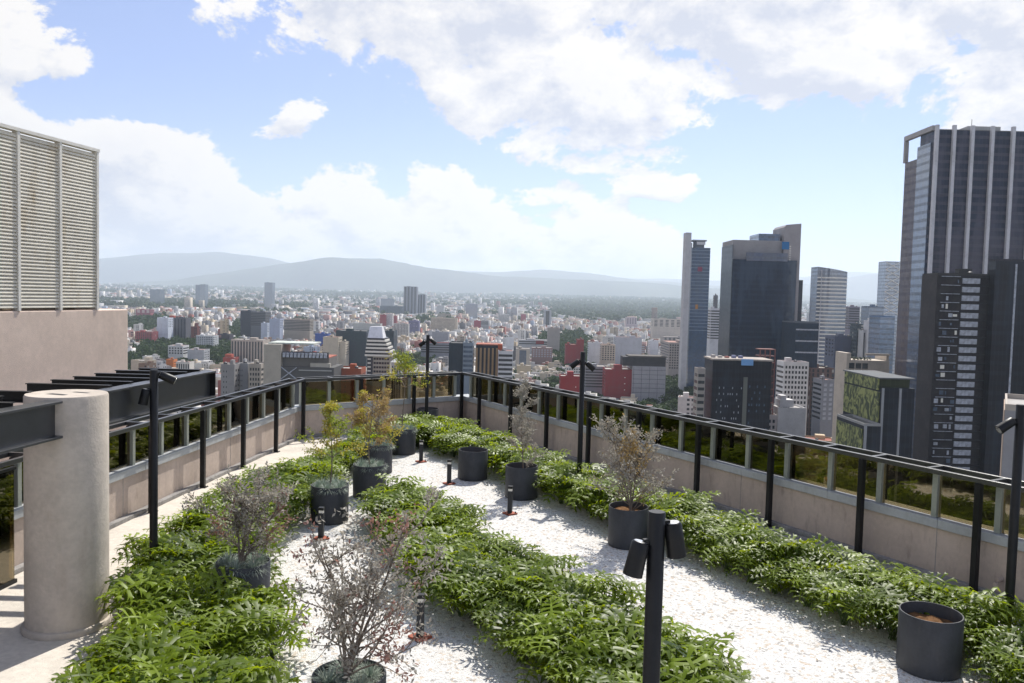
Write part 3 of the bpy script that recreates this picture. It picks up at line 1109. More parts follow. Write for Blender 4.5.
lamp(at(657, 512, 5.15), float(at(657, 512, 5.15)[2]), [(192, .22, 13), (6, .10, 9)], 'nearest black lamp pole, its top just below the photo centre')
p = at(583, 352, 17.8)
lamp(p, float(p[2]), [(180, .22, 50), (0, .26, 50)], 'black lamp pole with two spotlights rising from the right bed')
p = at(1021, 405, 10.3)
lamp(p, float(p[2]), [(180, .22, 55), (10, .28, 50)], 'tall black lamp pole at the right edge of the picture')
p = at(154, 370, 11.5)
lamp(p, float(p[2]), [(215, .30, 12), (15, .08, 65)], 'black lamp pole right of the concrete column in the left bed')
p = at(428, 335, 25.3)
lamp(p, float(p[2]), [(180, .22, 50), (0, .16, 50)], 'farthest black lamp pole, before the far planter')


def bollard(base, label):
    root = thing('bollard_light', label, 'bollard light', (base[0], base[1], 0.004), R(random.uniform(35, 55)), 'small black bollard lights on red plates')
    MB().box(-.11, .11, -.11, .11, 0, .028).build('base_plate', PLATE, root, bevel=.004)
    MB().box(-.045, .045, -.045, .045, .029, .46).build('post', STEEL2, root, bevel=.006).rotation_euler = (0, 0, R(45))
    lens = MB().box(-.036, .036, -.036, .036, .461, .509).build('lens', WHITEP, root)
    lens.rotation_euler = (0, 0, R(45))
    MB().box(-.045, .045, -.045, .045, .510, .56).build('cap', STEEL, root, bevel=.004).rotation_euler = (0, 0, R(45))
    for a in range(2):
        MB().lathe([(.014, .029), (.014, .05), (.008, .055)], 10, (.08 * (1 if a else -1), -.08)).build('bolt', STEEL, root)
    return root


for (x, y), lb in zip(((420, 638), (321, 539), (509.8, 514), (449, 484), (421, 462)),
                      ('bollard light on the gravel beneath the dusky tree branches', 'bollard light in front of the yellow tree planter', 'bollard light in front of the thin grey tree planter', 'bollard light left of the treeless planter', 'farthest bollard light, right of the lime tree planter')):
    bollard(on(x, y), lb)

# drain spout on the right parapet
pd = RP(9.15)
dd = MB().tube([(0, 0, 0), (-.10, -.05, 0), (-.13, -.065, -.04), (-.13, -.065, -.10)], [.03, .035, .035, .03], 14).build('drain_spout', STUCCO2)
dd.location = (pd[0] + .17, pd[1] + .10, .30)
tag(dd, 'small pink drain spout low on the right parapet near the right lamp', 'drain spout')

# fallen leaves on the gravel and the walk
q_ = []
rl_ = np.random.default_rng(4)
for _ in range(420):
    x, y = rl_.uniform(-6, 6), rl_.uniform(7, 23)
    a = rl_.uniform(0, 6.28)
    s_ = rl_.uniform(.012, .03)
    dx_, dy_ = math.cos(a) * s_, math.sin(a) * s_
    z_ = .012 + rl_.uniform(0, .006)
    q_ += [(x - dx_, y - dy_, z_), (x - dy_ * .4, y + dx_ * .4, z_ + .004), (x + dx_, y + dy_, z_ + .006), (x + dy_ * .4, y - dx_ * .4, z_)]
q_ = np.array(q_)
lit_ = place('leaf_litter', np_mesh('leaf_litter', q_, np.arange(len(q_)).reshape(-1, 4), RUSTLEAF, np.repeat(rl_.random(len(q_) // 4), 4)))
tag(lit_, 'small dry leaves scattered over the white gravel', 'leaf litter', None, 'stuff')

# ================================================================== THE CITY
sheet('city_ground', [(-60000, -3000), (60000, -3000), (60000, 60000), (-60000, 60000)], STREET, mat('city ground', (0.13, 0.135, 0.12), 0.95, 0, 0.1, 0.45, 0.012, stain=(.004, .6, (0.05, 0.07, 0.035))))


def facade_mat(name, kind, attr=None):
    m = bpy.data.materials.new(name)
    m.use_nodes = True
    t = NT(m.node_tree)
    tc = t.n('ShaderNodeTexCoord')
    sp = t.n('ShaderNodeSeparateXYZ')
    t.l(tc.outputs['Object'], sp.inputs[0])
    sn = t.n('ShaderNodeSeparateXYZ')
    t.l(tc.outputs['Normal'], sn.inputs[0])
    x, y, z = sp.outputs
    ax = t.m('ABSOLUTE', sn.outputs[0])
    ay = t.m('ABSOLUTE', sn.outputs[1])
    side = t.m('GREATER_THAN', ax, ay)
    h = t.m('ADD', t.m('MULTIPLY', side, y), t.m('MULTIPLY', t.m('SUBTRACT', 1.0, side), x))
    wall = t.m('LESS_THAN', t.m('ABSOLUTE', sn.outputs[2]), 0.5)
    pw, fh = {'grid': (3.1, 3.2), 'band': (5.0, 3.3), 'slot': (3.4, 3.2)}[kind]
    u = t.m('DIVIDE', h, pw)
    v = t.m('DIVIDE', z, fh)
    fu = t.m('FRACT', u)
    fv = t.m('FRACT', v)

    def inside_(f, a, b):
        return t.m('MULTIPLY', t.m('GREATER_THAN', f, a), t.m('LESS_THAN', f, b))
    if kind == 'grid':
        w = t.m('MULTIPLY', inside_(fu, .22, .80), inside_(fv, .30, .80))
    elif kind == 'band':
        w = t.m('MULTIPLY', inside_(fu, .03, .97), inside_(fv, .35, .82))
    else:
        w = t.m('MULTIPLY', inside_(fu, .30, .70), inside_(fv, .12, .88))
    wn = t.n('ShaderNodeTexWhiteNoise')
    t.l(t.xyz(t.m('FLOOR', u), t.m('FLOOR', v), t.m('ADD', side, .5)), wn.inputs['Vector'])
    rnd = wn.outputs['Value']
    # leave some walls blank
    wn2 = t.n('ShaderNodeTexWhiteNoise')
    blk = t.xyz(t.m('FLOOR', t.m('DIVIDE', h, 9.3)), t.m('ADD', side, .3), 0.5)
    t.l(blk, wn2.inputs['Vector'])
    w = t.m('MULTIPLY', t.m('MULTIPLY', w, wall), t.m('GREATER_THAN', wn2.outputs['Value'], 0.22))
    if attr:
        a = t.n('ShaderNodeAttribute', attribute_name=attr)
        base = a.outputs['Color']
    else:
        oi = t.n('ShaderNodeObjectInfo')
        base = oi.outputs['Color']
    n1 = t.noise(tc.outputs['Object'], .12, 5, .65)
    base = t.mix(t.m('MULTIPLY', t.ss(n1, .4, .75), .35), base, (0.16, 0.15, 0.14))
    wc = t.mix(rnd, (0.02, 0.025, 0.032), (0.085, 0.09, 0.10))
    wc = t.mix(t.m('GREATER_THAN', rnd, 0.9), wc, (0.35, 0.34, 0.32))
    c = t.mix(w, base, wc)
    b = t.n('ShaderNodeBsdfPrincipled')
    t.l(c, b.inputs['Base Color'])
    t.put(b.inputs['Roughness'], t.m('MULTIPLY_ADD', w, -.6, .85))
    b.inputs['Specular IOR Level'].default_value = .4
    out = t.n('ShaderNodeOutputMaterial')
    t.l(b.outputs[0], out.inputs[0])
    return m


FAC = {k: facade_mat('facade ' + k, k) for k in ('grid', 'band', 'slot')}
FARFAC = facade_mat('far facade', 'grid', 'wall')


def plain_col(name, rough=.85, stain=.3):
    m = bpy.data.materials.new(name)
    m.use_nodes = True
    t = NT(m.node_tree)
    tc = t.n('ShaderNodeTexCoord')
    oi = t.n('ShaderNodeObjectInfo')
    n1 = t.noise(tc.outputs['Object'], .15, 6, .65)
    n2 = t.noise(tc.outputs['Object'], 1.1, 3, .6)
    c = t.mix(t.m('MULTIPLY', t.ss(t.m('ADD', t.m('MULTIPLY', n1, .7), t.m('MULTIPLY', n2, .3)), .4, .72), stain), oi.outputs['Color'], (0.13, 0.12, 0.11))
    b = t.n('ShaderNodeBsdfPrincipled')
    t.l(c, b.inputs['Base Color'])
    b.inputs['Roughness'].default_value = rough
    b.inputs['Specular IOR Level'].default_value = .3
    out = t.n('ShaderNodeOutputMaterial')
    t.l(b.outputs[0], out.inputs[0])
    return m


PLAIN = plain_col('weathered wall')
ROOFM = plain_col('weathered roof', .9, .6)


def glass_mat(name, kind=(1.6, 4.0), lines=.5, refl=.12, rough=.06, jit=.012, line=(.16, .17, .19)):
    m = bpy.data.materials.new(name)
    m.use_nodes = True
    t = NT(m.node_tree)
    tc = t.n('ShaderNodeTexCoord')
    sp = t.n('ShaderNodeSeparateXYZ')
    t.l(tc.outputs['Object'], sp.inputs[0])
    x, y, z = sp.outputs
    u = t.m('DIVIDE', t.m('ADD', x, y), kind[0])
    v = t.m('DIVIDE', z, kind[1])
    wn = t.n('ShaderNodeTexWhiteNoise')
    t.l(t.xyz(t.m('FLOOR', u), t.m('FLOOR', t.m('MULTIPLY', v, 2)), .5), wn.inputs['Vector'])
    oi = t.n('ShaderNodeObjectInfo')
    fv = t.m('FRACT', v)
    sp_ = t.m('GREATER_THAN', fv, .62)
    c = t.mix(t.m('MULTIPLY', sp_, lines), oi.outputs['Color'], line)
    c = t.mix(t.m('MULTIPLY', wn.outputs['Value'], .35), c, (.01, .012, .015))
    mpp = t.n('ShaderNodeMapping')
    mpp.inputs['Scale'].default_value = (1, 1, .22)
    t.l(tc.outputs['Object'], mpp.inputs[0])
    painted_refl = t.noise(mpp.outputs[0], .09, 4, .6)
    c = t.mix(t.m('MULTIPLY', t.ss(painted_refl, .48, .62), .55), c, tuple(x * 1.0 for x in line))  # upright pale blotches painted into the glass colour as reflections
    mul = t.m('GREATER_THAN', t.m('FRACT', u), .9)
    c = t.mix(t.m('MULTIPLY', mul, lines * .5), c, (.12, .13, .14))
    geo = t.n('ShaderNodeNewGeometry')
    vm = t.n('ShaderNodeVectorMath', operation='SUBTRACT')
    t.l(wn.outputs['Color'], vm.inputs[0])
    vm.inputs[1].default_value = (.5, .5, .5)
    vs = t.n('ShaderNodeVectorMath', operation='SCALE')
    t.l(vm.outputs[0], vs.inputs[0])
    vs.inputs['Scale'].default_value = jit
    va = t.n('ShaderNodeVectorMath', operation='ADD')
    t.l(vs.outputs[0], va.inputs[0])
    t.l(geo.outputs['Normal'], va.inputs[1])
    vn = t.n('ShaderNodeVectorMath', operation='NORMALIZE')
    t.l(va.outputs[0], vn.inputs[0])
    d = t.n('ShaderNodeBsdfPrincipled')
    t.l(c, d.inputs['Base Color'])
    d.inputs['Roughness'].default_value = .6
    d.inputs['Specular IOR Level'].default_value = .15
    g = t.n('ShaderNodeBsdfGlossy')
    g.inputs['Roughness'].default_value = rough
    g.inputs['Color'].default_value = (.75, .82, .92, 1)
    t.l(vn.outputs[0], g.inputs['Normal'])
    fr = t.n('ShaderNodeFresnel')
    fr.inputs[0].default_value = 1.45
    f = t.m('MULTIPLY', t.m('ADD', t.m('MULTIPLY', fr.outputs[0], .55), refl, clamp=True), t.m('SUBTRACT', 1.0, t.m('MULTIPLY', sp_, lines * .8)))
    mx = t.n('ShaderNodeMixShader')
    t.l(f, mx.inputs[0])
    t.l(d.outputs[0], mx.inputs[1])
    t.l(g.outputs[0], mx.inputs[2])
    out = t.n('ShaderNodeOutputMaterial')
    t.l(mx.outputs[0], out.inputs[0])
    return m


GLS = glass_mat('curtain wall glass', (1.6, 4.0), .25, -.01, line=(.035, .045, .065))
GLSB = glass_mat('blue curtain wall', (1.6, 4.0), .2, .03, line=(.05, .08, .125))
GLS2 = glass_mat('banded curtain wall', (1.6, 4.0), .65, .0, line=(.13, .12, .15))
GLS3 = glass_mat('pale blue curtain wall', (1.6, 4.0), .6, .22, .1)
WIN = mat('dark window glass', (0.028, 0.034, 0.042), 0.18, 0, 0.6, 0.3, .4)
WINB = mat('blue window glass', (0.07, 0.10, 0.15), 0.15, 0, 0.6, 0.3, .4)
BLIND = mat('pale window blinds', (0.38, 0.40, 0.45), 0.6, 0, 0.3, 0.3, .8)


def leafwall():
    m = bpy.data.materials.new('green leaf patterned screen')
    m.use_nodes = True
    t = NT(m.node_tree)
    tc = t.n('ShaderNodeTexCoord')
    mp = t.n('ShaderNodeMapping')
    mp.inputs['Scale'].default_value = (1, .45, .3)
    mp.inputs['Rotation'].default_value = (.6, 0, 0)
    t.l(tc.outputs['Object'], mp.inputs[0])
    n = t.noise(mp.outputs[0], .8, 3, .6, 1.5)
    c = t.mix(t.ss(n, .42, .6), (.035, .05, .02), (.28, .30, .10))
    b = t.n('ShaderNodeBsdfPrincipled')
    t.l(c, b.inputs['Base Color'])
    b.inputs['Roughness'].default_value = .6
    out = t.n('ShaderNodeOutputMaterial')
    t.l(b.outputs[0], out.inputs[0])
    return m


LEAFW = leafwall()


def colr(o, c):
    o.color = (*c, 1)
    return o


LANDMARKS = []                                          # footprints and picture boxes of the modelled ones
PCY = {}


class Bld:
    def __init__(s, name, label, xa, xb, yt, D, depth, Db=None, vis=None, xref=None):
        A = at(xa, yt, D)
        B = at(xb, yt, Db or D)
        ztop = A[2]
        s.w = float(np.linalg.norm((B - A)[:2]))
        s.h = float(ztop - STREET)
        s.d = depth
        s.ang = math.atan2(B[1] - A[1], B[0] - A[0])
        s.o = thing(name, label, 'building', (A[0], A[1], STREET), s.ang)
        s.A = A
        s.k = D / FPX                                   # metres per picture pixel on the front face
        s.xa, s.yt = xa, yt
        c, sn = math.cos(s.ang), math.sin(s.ang)
        s.foot = [(A[0] + c * x - sn * y, A[1] + sn * x + c * y) for x, y in ((0, 0), (s.w, 0), (s.w, s.d), (0, s.d))]
        LANDMARKS.append((s.foot, (min(xa, xb), max(xa, xb), yt, vis or yt + 20), D, label, s))

    def X(s, px): return (px - s.xa) * s.k * 1.0
    def Z(s, py): return s.h - (py - s.yt) * s.k

    def box(s, name, x0, x1, y0, y1, z0, z1, m, c=None, parent=None, bevel=0):
        o = MB().box(x0, x1, y0, y1, z0, z1).build(name, m, parent or s.o)
        if c:
            colr(o, c)
        return o

    def wall(s, m, c, x0=0, x1=None, z1=None, z0=0, y0=0, y1=None, name='wall'):
        return s.box(name, x0, s.w if x1 is None else x1, y0, s.d if y1 is None else y1, z0, s.h if z1 is None else z1, m, c)

    def roof(s, c=(.3, .29, .28), par=.9, hut=True, pc=None, x0=0, x1=None, z=None, y0=0, y1=None):
        x1 = s.w if x1 is None else x1
        y1 = s.d if y1 is None else y1
        z = s.h if z is None else z
        m = MB().box(x0 + .35, x1 - .35, y0 + .35, y1 - .35, z + .01, z + .12)
        r = colr(m.build('roof', ROOFM, s.o), c)
        p = MB().box(x0, x1, y0, y0 + .3, z, z + par).box(x0, x1, y1 - .3, y1, z, z + par).box(x0, x0 + .3, y0 + .3, y1 - .3, z, z + par).box(x1 - .3, x1, y0 + .3, y1 - .3, z, z + par)
        colr(p.build('parapet', PLAIN, s.o), pc or c)
        if hut:
            w, d = x1 - x0, y1 - y0
            hx = random.uniform(.15, .55)
            hy = random.uniform(.2, .5)
            colr(MB().box(x0 + w * hx, x0 + w * (hx + .22), y0 + d * hy, y0 + d * (hy + .28), z + .12, z + 3.0).build('stair_hut', PLAIN, r), pc or (.5, .48, .45))
            tx = x0 + w * random.uniform(.1, .85)
            MB().lathe([(1.0, 0), (1.1, .2), (1.1, 1.4), (.4, 1.9)], 12, (tx, y0 + d * .3)).build('water_tank', TANK, r).location = (0, 0, z + .12)
        return r

    def face(s, f, u0, u1, z0, z1, t):                  # box lying on a face, t proud
        if f == 'front':
            return (u0, u1, -t, 0.0), (z0, z1)
        if f == 'left':
            return (-t, 0.0, u0, u1), (z0, z1)
        return (s.w, s.w + t, u0, u1), (z0, z1)

    def windows(s, f, u0, u1, cols, rows, fp=3.3, top=1.2, ww=.55, wh=.55, m=None, t=.06, cap=100, z=None, name='window', keep=1.0):
        m = m or WIN
        pitch = (u1 - u0) / cols
        hw = pitch * ww / 2
        hh = fp * wh / 2
        if f == 'front':
            me = MB().box(-hw, hw, -t, 0, -hh, hh).mesh(name, m)
        elif f == 'left':
            me = MB().box(-t, 0, -hw, hw, -hh, hh).mesh(name, m)
        else:
            me = MB().box(0, t, -hw, hw, -hh, hh).mesh(name, m)
        n = 0
        zt_ = (s.h if z is None else z) - top
        for r in range(rows):
            for c in range(cols):
                if n >= cap:
                    return
                if random.random() > keep:
                    continue
                uc = u0 + pitch * (c + .5)
                zc = zt_ - fp * (r + .5)
                loc = {'front': (uc, -.005, zc), 'left': (-.005, uc, zc), 'right': (s.w + .005, uc, zc)}[f]
                place(name, me, s.o, loc)
                n += 1

    def bands(s, f, u0, u1, rows, fp=3.3, top=1.2, wh=.5, m=None, name='window_band', t=.06, z=None, c=None):
        m = m or WIN
        hh = fp * wh / 2
        (a, b, c0, c1), _ = s.face(f, u0, u1, 0, 0, t)
        me = MB().box(a, b, c0, c1, -hh, hh).mesh(name, m)
        for r in range(rows):
            o = place(name, me, s.o, (0, 0, (s.h if z is None else z) - top - fp * (r + .5)))
            if c:
                colr(o, c)

    def strips(s, f, us, w, z0, z1, m=None, name='window_strip', t=.06, c=None):
        for u in us:
            (a, b, c0, c1), _ = s.face(f, u - w / 2, u + w / 2, 0, 0, t)
            o = MB().box(a, b, c0, c1, z0, z1).build(name, m or WIN, s.o)
            if c:
                colr(o, c)


TANK = mat('dark water tank', (.05, .05, .055), .5)

# ---------------- the black tower on the right
T = Bld('office_tower', 'tallest black glass tower with pale vertical fins on the right', 935, 1082, 125, 400, 28, vis=275)
zt_ = T.h
T.wall(GLS2, (.026, .032, .058), z1=zt_ - 2.2, y0=0.4, x0=.2, y1=14.0)
T.wall(GLS2, (.026, .032, .058), z1=T.Z(154), y0=14.01, x0=.2)
T.box('roof_core', 16, T.w, 14.01, 27, T.Z(154) + .01, zt_ - 2.2, GLS2, (.026, .032, .058))
T.box('glass_corner', -.6, .19, 2, 15, 0, zt_ - 8, GLS3, (.10, .14, .22))
T.box('side_facade', -.3, .19, 15.1, 28, 0, T.Z(153), GLS2, (.16, .13, .13))
fin = MB().box(-.75, .75, -1.3, .39, 0, zt_).mesh('fin', PLAIN)
for k, x in enumerate([.9, 9.2, 18.0, 27.6, 37.6, 47.2, 56.8, 66.4]):
    colr(place('fin', fin, T.o, (x, 0, 0)), (.66, .65, .68))
T.box('crown_frame', -1.0, .95, .4, 29.0, zt_ - 2.4, zt_ - .05, PLAIN, (.42, .40, .40))
T.box('crown_post', -1.0, .95, 27.4, 29.0, T.Z(153), zt_ - 2.61, PLAIN, (.42, .40, .40))
T.box('roof', 1, T.w, 1.2, 13.9, zt_ - 2.19, zt_ - 1.6, ROOFM, (.2, .2, .2))
T.box('plant_room', 18, 34, 4, 13, zt_ - 1.59, zt_ + .8, PLAIN, (.4, .4, .4))
for x in (22.0, 58.0):
    MB().tube([(x, 8, zt_ + .8), (x, 8, zt_ + 5)], .12, 6).build('mast', STEEL, T.o)

T = Bld('apartment_tower', 'black slatted tower with lit windows and pale blinds before the tallest tower', 938, 996, 275, 330, 12.5, vis=470)
T.wall(PLAIN, (.03, .028, .032))
T.box('side_panel', -.2, -.01, .1, 12.4, 0, T.h + .3, PLAIN, (.05, .046, .05))  # side face coloured paler than the front for the light on it
fp = 3.47
x0, x1 = T.X(941), T.X(960)
xb0, xb1 = T.X(962.5), T.X(980)
slab = MB().box(T.X(940.5), T.w, -.55, -.05, -.18, .18).mesh('balcony_slab', STEEL2)
fln = MB().box(x0, x1, -.62, -.56, -.12, .10).mesh('glimmer_line', BLIND)  # thin pale strips painted as a glimmer along each floor
bl = MB().box(xb0, xb1, -.32, -.02, -1.15, 1.0).mesh('blind', BLIND)
lit = []
for r in range(24):
    z = T.h - 2.0 - r * fp
    place('balcony_slab', slab, T.o, (0, 0, z + 1.55))
    place('glimmer_line', fln, T.o, (0, 0, z + 1.55))
    place('blind', bl, T.o, (0, 0, z))
    for k in range(4):
        if random.random() < .42:
            u = x0 + (x1 - x0) * (k + random.uniform(.2, .8)) / 4
            w = random.choice((.25, .4, .8))
            MB().box(u - w, u + w, -.25, -.01, z - random.uniform(.6, 1.2), z + random.uniform(.3, 1.0)).build('window', random.choice((BLIND, WINB, WINB, BLIND, WHITEP)), T.o)
T.roof((.12, .12, .12), pc=(.05, .05, .05))

T = Bld('office_block', 'plain black block with one pale vertical light strip at the right edge', 996, 1075, 261, 326, 5, vis=480)
T.wall(GLS, (.022, .022, .028))
T.strips('front', [T.X(1016.5)], .75, 4, T.h - 1, BLIND, 'glass_strip', .2)
T.roof((.1, .1, .1), hut=False, pc=(.04, .04, .05))

T = Bld('office_block', 'pale pink and grey block low behind the right edge lamp', 1005, 1086, 410, 120, 18, Db=115, vis=480)
T.wall(PLAIN, (.30, .30, .32))
T.box('side_panel', -.12, -.01, 0, 17, 0, T.h, PLAIN, (.45, .34, .27))
T.roof((.4, .38, .36), hut=False, pc=(.45, .4, .35))

# ---------------- building with the green screen
T = Bld('office_block', 'dark glass block wearing a yellow green leaf patterned screen on its side', 881, 915, 388, 290, 32, vis=445)
T.wall(GLS, (.02, .022, .03))
T.box('leaf_screen', -.5, -.01, .5, 31, T.Z(423), T.h - 1.5, LEAFW)
T.box('leaf_screen', -.5, -.01, 1.5, 31, T.h - .9, T.h + 3.3, LEAFW)
T.box('penthouse', 0, T.w - 1, 2, 31, T.h, T.h + 3.2, GLS, (.05, .06, .03))
T.box('roof', -.8, T.w, 0, 32, T.h + 3.25, T.h + 3.7, ROOFM, (.13, .14, .15))
for px in (883, 900.5):
    T.strips('front', [T.X(px)], .8, 0, T.h, PLAIN, 'pillar', .4, (.30, .31, .33))
T = Bld('annex_block', 'low dark block with a leaf patterned side left of the green screened block', 864, 881, 426, 286, 24, vis=445)
T.wall(GLS, (.02, .022, .028))
T.box('leaf_screen', -.5, -.01, .5, 23, 0, T.h - 1.2, LEAFW)
T.strips('front', [.5], .9, 0, T.h, PLAIN, 'pillar', .4, (.30, .31, .33))
T.roof((.15, .15, .14), hut=False, pc=(.3, .3, .3))

# ---------------- cream block with roof garden
T = Bld('office_block', 'cream block with tall glazing and a planted roof terrace', 847, 890, 353, 430, 15, vis=410)
T.wall(PLAIN, (.56, .49, .41), z1=T.Z(360))
T.box('stair_tower', 0, 2.2, 0, 15, T.Z(360) + .002, T.h, PLAIN, (.56, .49, .41))
T.box('roof_frame', T.X(866), T.w, 0, 1.2, T.h - 1.0, T.h, PLAIN, (.56, .49, .41))
T.box('roof_frame', T.w - 1.2, T.w, 1.21, 14.9, T.Z(360) + .002, T.h - 1.01, PLAIN, (.56, .49, .41))
T.windows('front', T.X(849), T.X(869), 3, 7, 3.5, 3.2, .82, .85, WIN, .1, z=T.Z(360) + 2)
for k in range(7):
    hb = MB()
    for q in range(30):
        a = random.uniform(0, 6.28)
        p = Vector((T.X(851 + k * 3.2) + random.uniform(-1.2, 1.2), 1.2 + random.uniform(-.6, .6), T.Z(360) + random.uniform(.2, 1.6)))
        d = Vector((math.cos(a), math.sin(a), random.uniform(-.5, .8))) * .5
        e = Vector((-math.sin(a), math.cos(a), .3)) * .35
        hb.add([p - d, p - e, p + d, p + e], [(0, 1, 2, 3)])
    hb.build('roof_planting', CITYLEAF, T.o)

# ---------------- dark cube
T = Bld('office_block', 'dark glass cube with a flat pale roof and blue roof panel', 713, 772, 360, 400, 17, vis=432)
T.wall(GLS, (.022, .023, .03))
T.box('roof', -.6, T.w + .6, -.6, 17, T.h + .002, T.h + .8, ROOFM, (.42, .37, .33))
T.windows('front', 2, T.w * .52, 12, 8, 3.0, 12, .5, .3, WIN, .05, cap=50)
T.windows('front', 2, T.w * .52, 12, 9, 3.0, 12, .3, .32, BLIND, .08, keep=.33)
T.windows('front', T.w * .62, T.w - 1, 8, 9, 3.0, 8, .5, .4, WINB, .08, keep=.4)
T.box('recess', T.w * .53, T.w * .60, -.15, 0, 0, T.h - 8, PLAIN, (.16, .17, .15))
T.box('roof_panel', T.X(741), T.X(753), -.9, -.61, T.h - 2.2, T.h + .9, PLAIN, (.20, .42, .75))
for k in range(5):
    T.box('roof_plant', T.X(715 + k * 7), T.X(718.5 + k * 7), 6, 9, T.h + .8, T.h + random.uniform(1.5, 2.6), PLAIN, random.choice(((.2, .22, .35), (.45, .42, .4), (.35, .12, .1))))
T = Bld('apartment_block', 'narrow grey balcony block attached left of the dark cube', 698, 705.5, 370, 399, 8, vis=412)
T.wall(PLAIN, (.36, .33, .30))
T.bands('left', 1, 7, 12, 3.3, 1, .45)
T.bands('front', .3, T.w - .3, 12, 3.3, 1, .45)
T.roof((.35, .32, .3), hut=False)

# ---------------- tower with the raised blade
T = Bld('office_tower', 'wide dark blue glass tower with a grey blade rising at its right', 733, 797, 259, 620, 33, vis=358)
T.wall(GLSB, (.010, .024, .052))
T.box('side_facade', -.4, -.02, .5, 33, 0, T.Z(244.5), GLS, (.06, .075, .085))
T.box('crown', T.X(734), T.X(783), 4, 36, T.h + .01, T.Z(239.5), PLAIN, (.34, .33, .34))
T.box('glass_band', T.X(746), T.X(787), -.8, -.01, T.h - 1, T.Z(252), GLS3, (.12, .16, .24))
T.box('glass_box', T.X(760), T.X(781.5), 6, 30, T.Z(239.4), T.Z(232.5), GLS3, (.20, .30, .42))
bx0, bx1 = T.X(784), T.X(800.5)
m = MB().add([(bx0, 2, T.h - 40), (bx1, 2, 0), (bx1, 2, T.Z(222)), (bx0 + 1.5, 2, T.Z(223.5)), (bx0, 2, T.Z(226)), (bx0, 30, T.h - 40), (bx1, 30, 0), (bx1, 30, T.Z(222)), (bx0 + 1.5, 30, T.Z(223.5)), (bx0, 30, T.Z(226))],
             [(0, 1, 2, 3, 4), (9, 8, 7, 6, 5), (0, 5, 6, 1), (1, 6, 7, 2), (2, 7, 8, 3), (3, 8, 9, 4), (4, 9, 5, 0)])
colr(m.build('blade_wall', PLAIN, T.o), (.36, .34, .35))
T.box('blue_sign', T.X(782), T.X(789), 1.6, 1.99, T.Z(248), T.Z(240.5), PLAIN, (.03, .18, .42))
T.box('chamfer', T.w, T.w + .6, 1, 40, 0, T.h - 2, PLAIN, (.25, .25, .27))
sl = MB().box(T.X(789.5), T.X(791), 1.7, 1.99, -.5, .5).mesh('slot_window', WHITEP)
for k in range(7):
    place('slot_window', sl, T.o, (0, 0, T.Z(245 + k * 2.2)))
T = Bld('office_block', 'dark blue glass podium block right of the blade topped tower', 796, 819, 323, 575, 30, vis=362)
T.wall(GLS, (.03, .05, .08))
T.bands('front', 0.2, T.w - .2, 3, 8, .5, .12, BLIND)
T.roof((.2, .2, .2), hut=False, pc=(.12, .14, .17))
T = Bld('office_tower', 'slim dark tower behind the blade topped tower', 797, 803, 281, 760, 12, vis=320)
T.wall(GLS, (.03, .035, .05))
T.roof((.1, .1, .1), hut=False, pc=(.05, .05, .05))

# ---------------- blue tower with white shaft
T = Bld('office_tower', 'slender blue glass tower with pale concrete shafts left of the wide dark tower', 692, 710.5, 247.5, 900, 22, vis=332)
T.wall(GLSB, (.03, .075, .16))
T.bands('front', .2, T.w - .2, 24, 3.8, 1, .16, PLAIN, t=.1, c=(.22, .28, .36))
T.box('shaft', T.X(685), T.X(690.5), -3, 10, 0, T.Z(233), PLAIN, (.50, .50, .52))
T.box('shaft', T.X(690.6), T.X(692) - .02, -1, 18, 0, T.Z(243), GLS3, (.2, .24, .3))
T.box('crown', T.X(696), T.X(705), 4, 16, T.h + .01, T.Z(241), PLAIN, (.2, .22, .26))
T.box('crown_slab', T.X(693), T.X(707), 2, 18, T.Z(240.9), T.Z(239.5), PLAIN, (.3, .32, .36))
T.box('sign', T.X(697), T.X(705.5), 1.5, 1.95, T.Z(244.5), T.Z(241.5), PLAIN, (.6, .6, .62))
T.box('red_mark', T.X(698.5), T.X(703), -.3, -.12, T.Z(271), T.Z(266.5), PLAIN, (.25, .05, .1))
T.box('orange_mark', T.X(697.5), T.X(700), -.3, -.12, T.Z(308.5), T.Z(304), PLAIN, (.45, .2, .04))

# ---------------- curved white-banded tower
T = Bld('office_tower', 'curved glass tower with fine white bands and a slanted top', 819.5, 849.5, 271, 850, 24, vis=352)
n = 14
cur = [(T.w * i / n, 5.0 - 5.0 * math.sin(math.pi * (i / n))) for i in range(n + 1)]
ztl = T.Z(266.5)
vs, fs = [], []
for (x, y) in cur:
    zt2 = ztl + (T.h - ztl) * (x / T.w)
    vs += [(x, y, 0), (x, y, zt2), (x, 24, 0), (x, 24, zt2)]
for i in range(n):
    a, b = 4 * i, 4 * (i + 1)
    fs += [(a, b, b + 1, a + 1), (a + 2, a + 3, b + 3, b + 2), (a + 1, b + 1, b + 3, a + 3)]
fs += [(0, 1, 3, 2), (4 * n, 4 * n + 2, 4 * n + 3, 4 * n + 1)]
colr(MB().add(vs, fs).build('wall', GLS3, T.o), (.16, .20, .27))
bm_ = MB()
for i in range(n):
    (xa_, ya_), (xb_, yb_) = cur[i], cur[i + 1]
    bm_.add([(xa_, ya_ - .5, 0), (xb_, yb_ - .5, 0), (xb_, yb_ - .02, 0), (xa_, ya_ - .02, 0), (xa_, ya_ - .5, 1.3), (xb_, yb_ - .5, 1.3), (xb_, yb_ - .02, 1.3), (xa_, ya_ - .02, 1.3)],
            [(0, 3, 2, 1), (4, 5, 6, 7), (0, 1, 5, 4), (2, 3, 7, 6)])
bme = bm_.mesh('floor_band', WHITEP)
for r in range(24):
    place('floor_band', bme, T.o, (0, 0, T.Z(278) - r * 3.9))
T.strips('front', [T.w * .08], .8, 0, T.Z(270), PLAIN, 'pillar', .3, (.5, .5, .52))

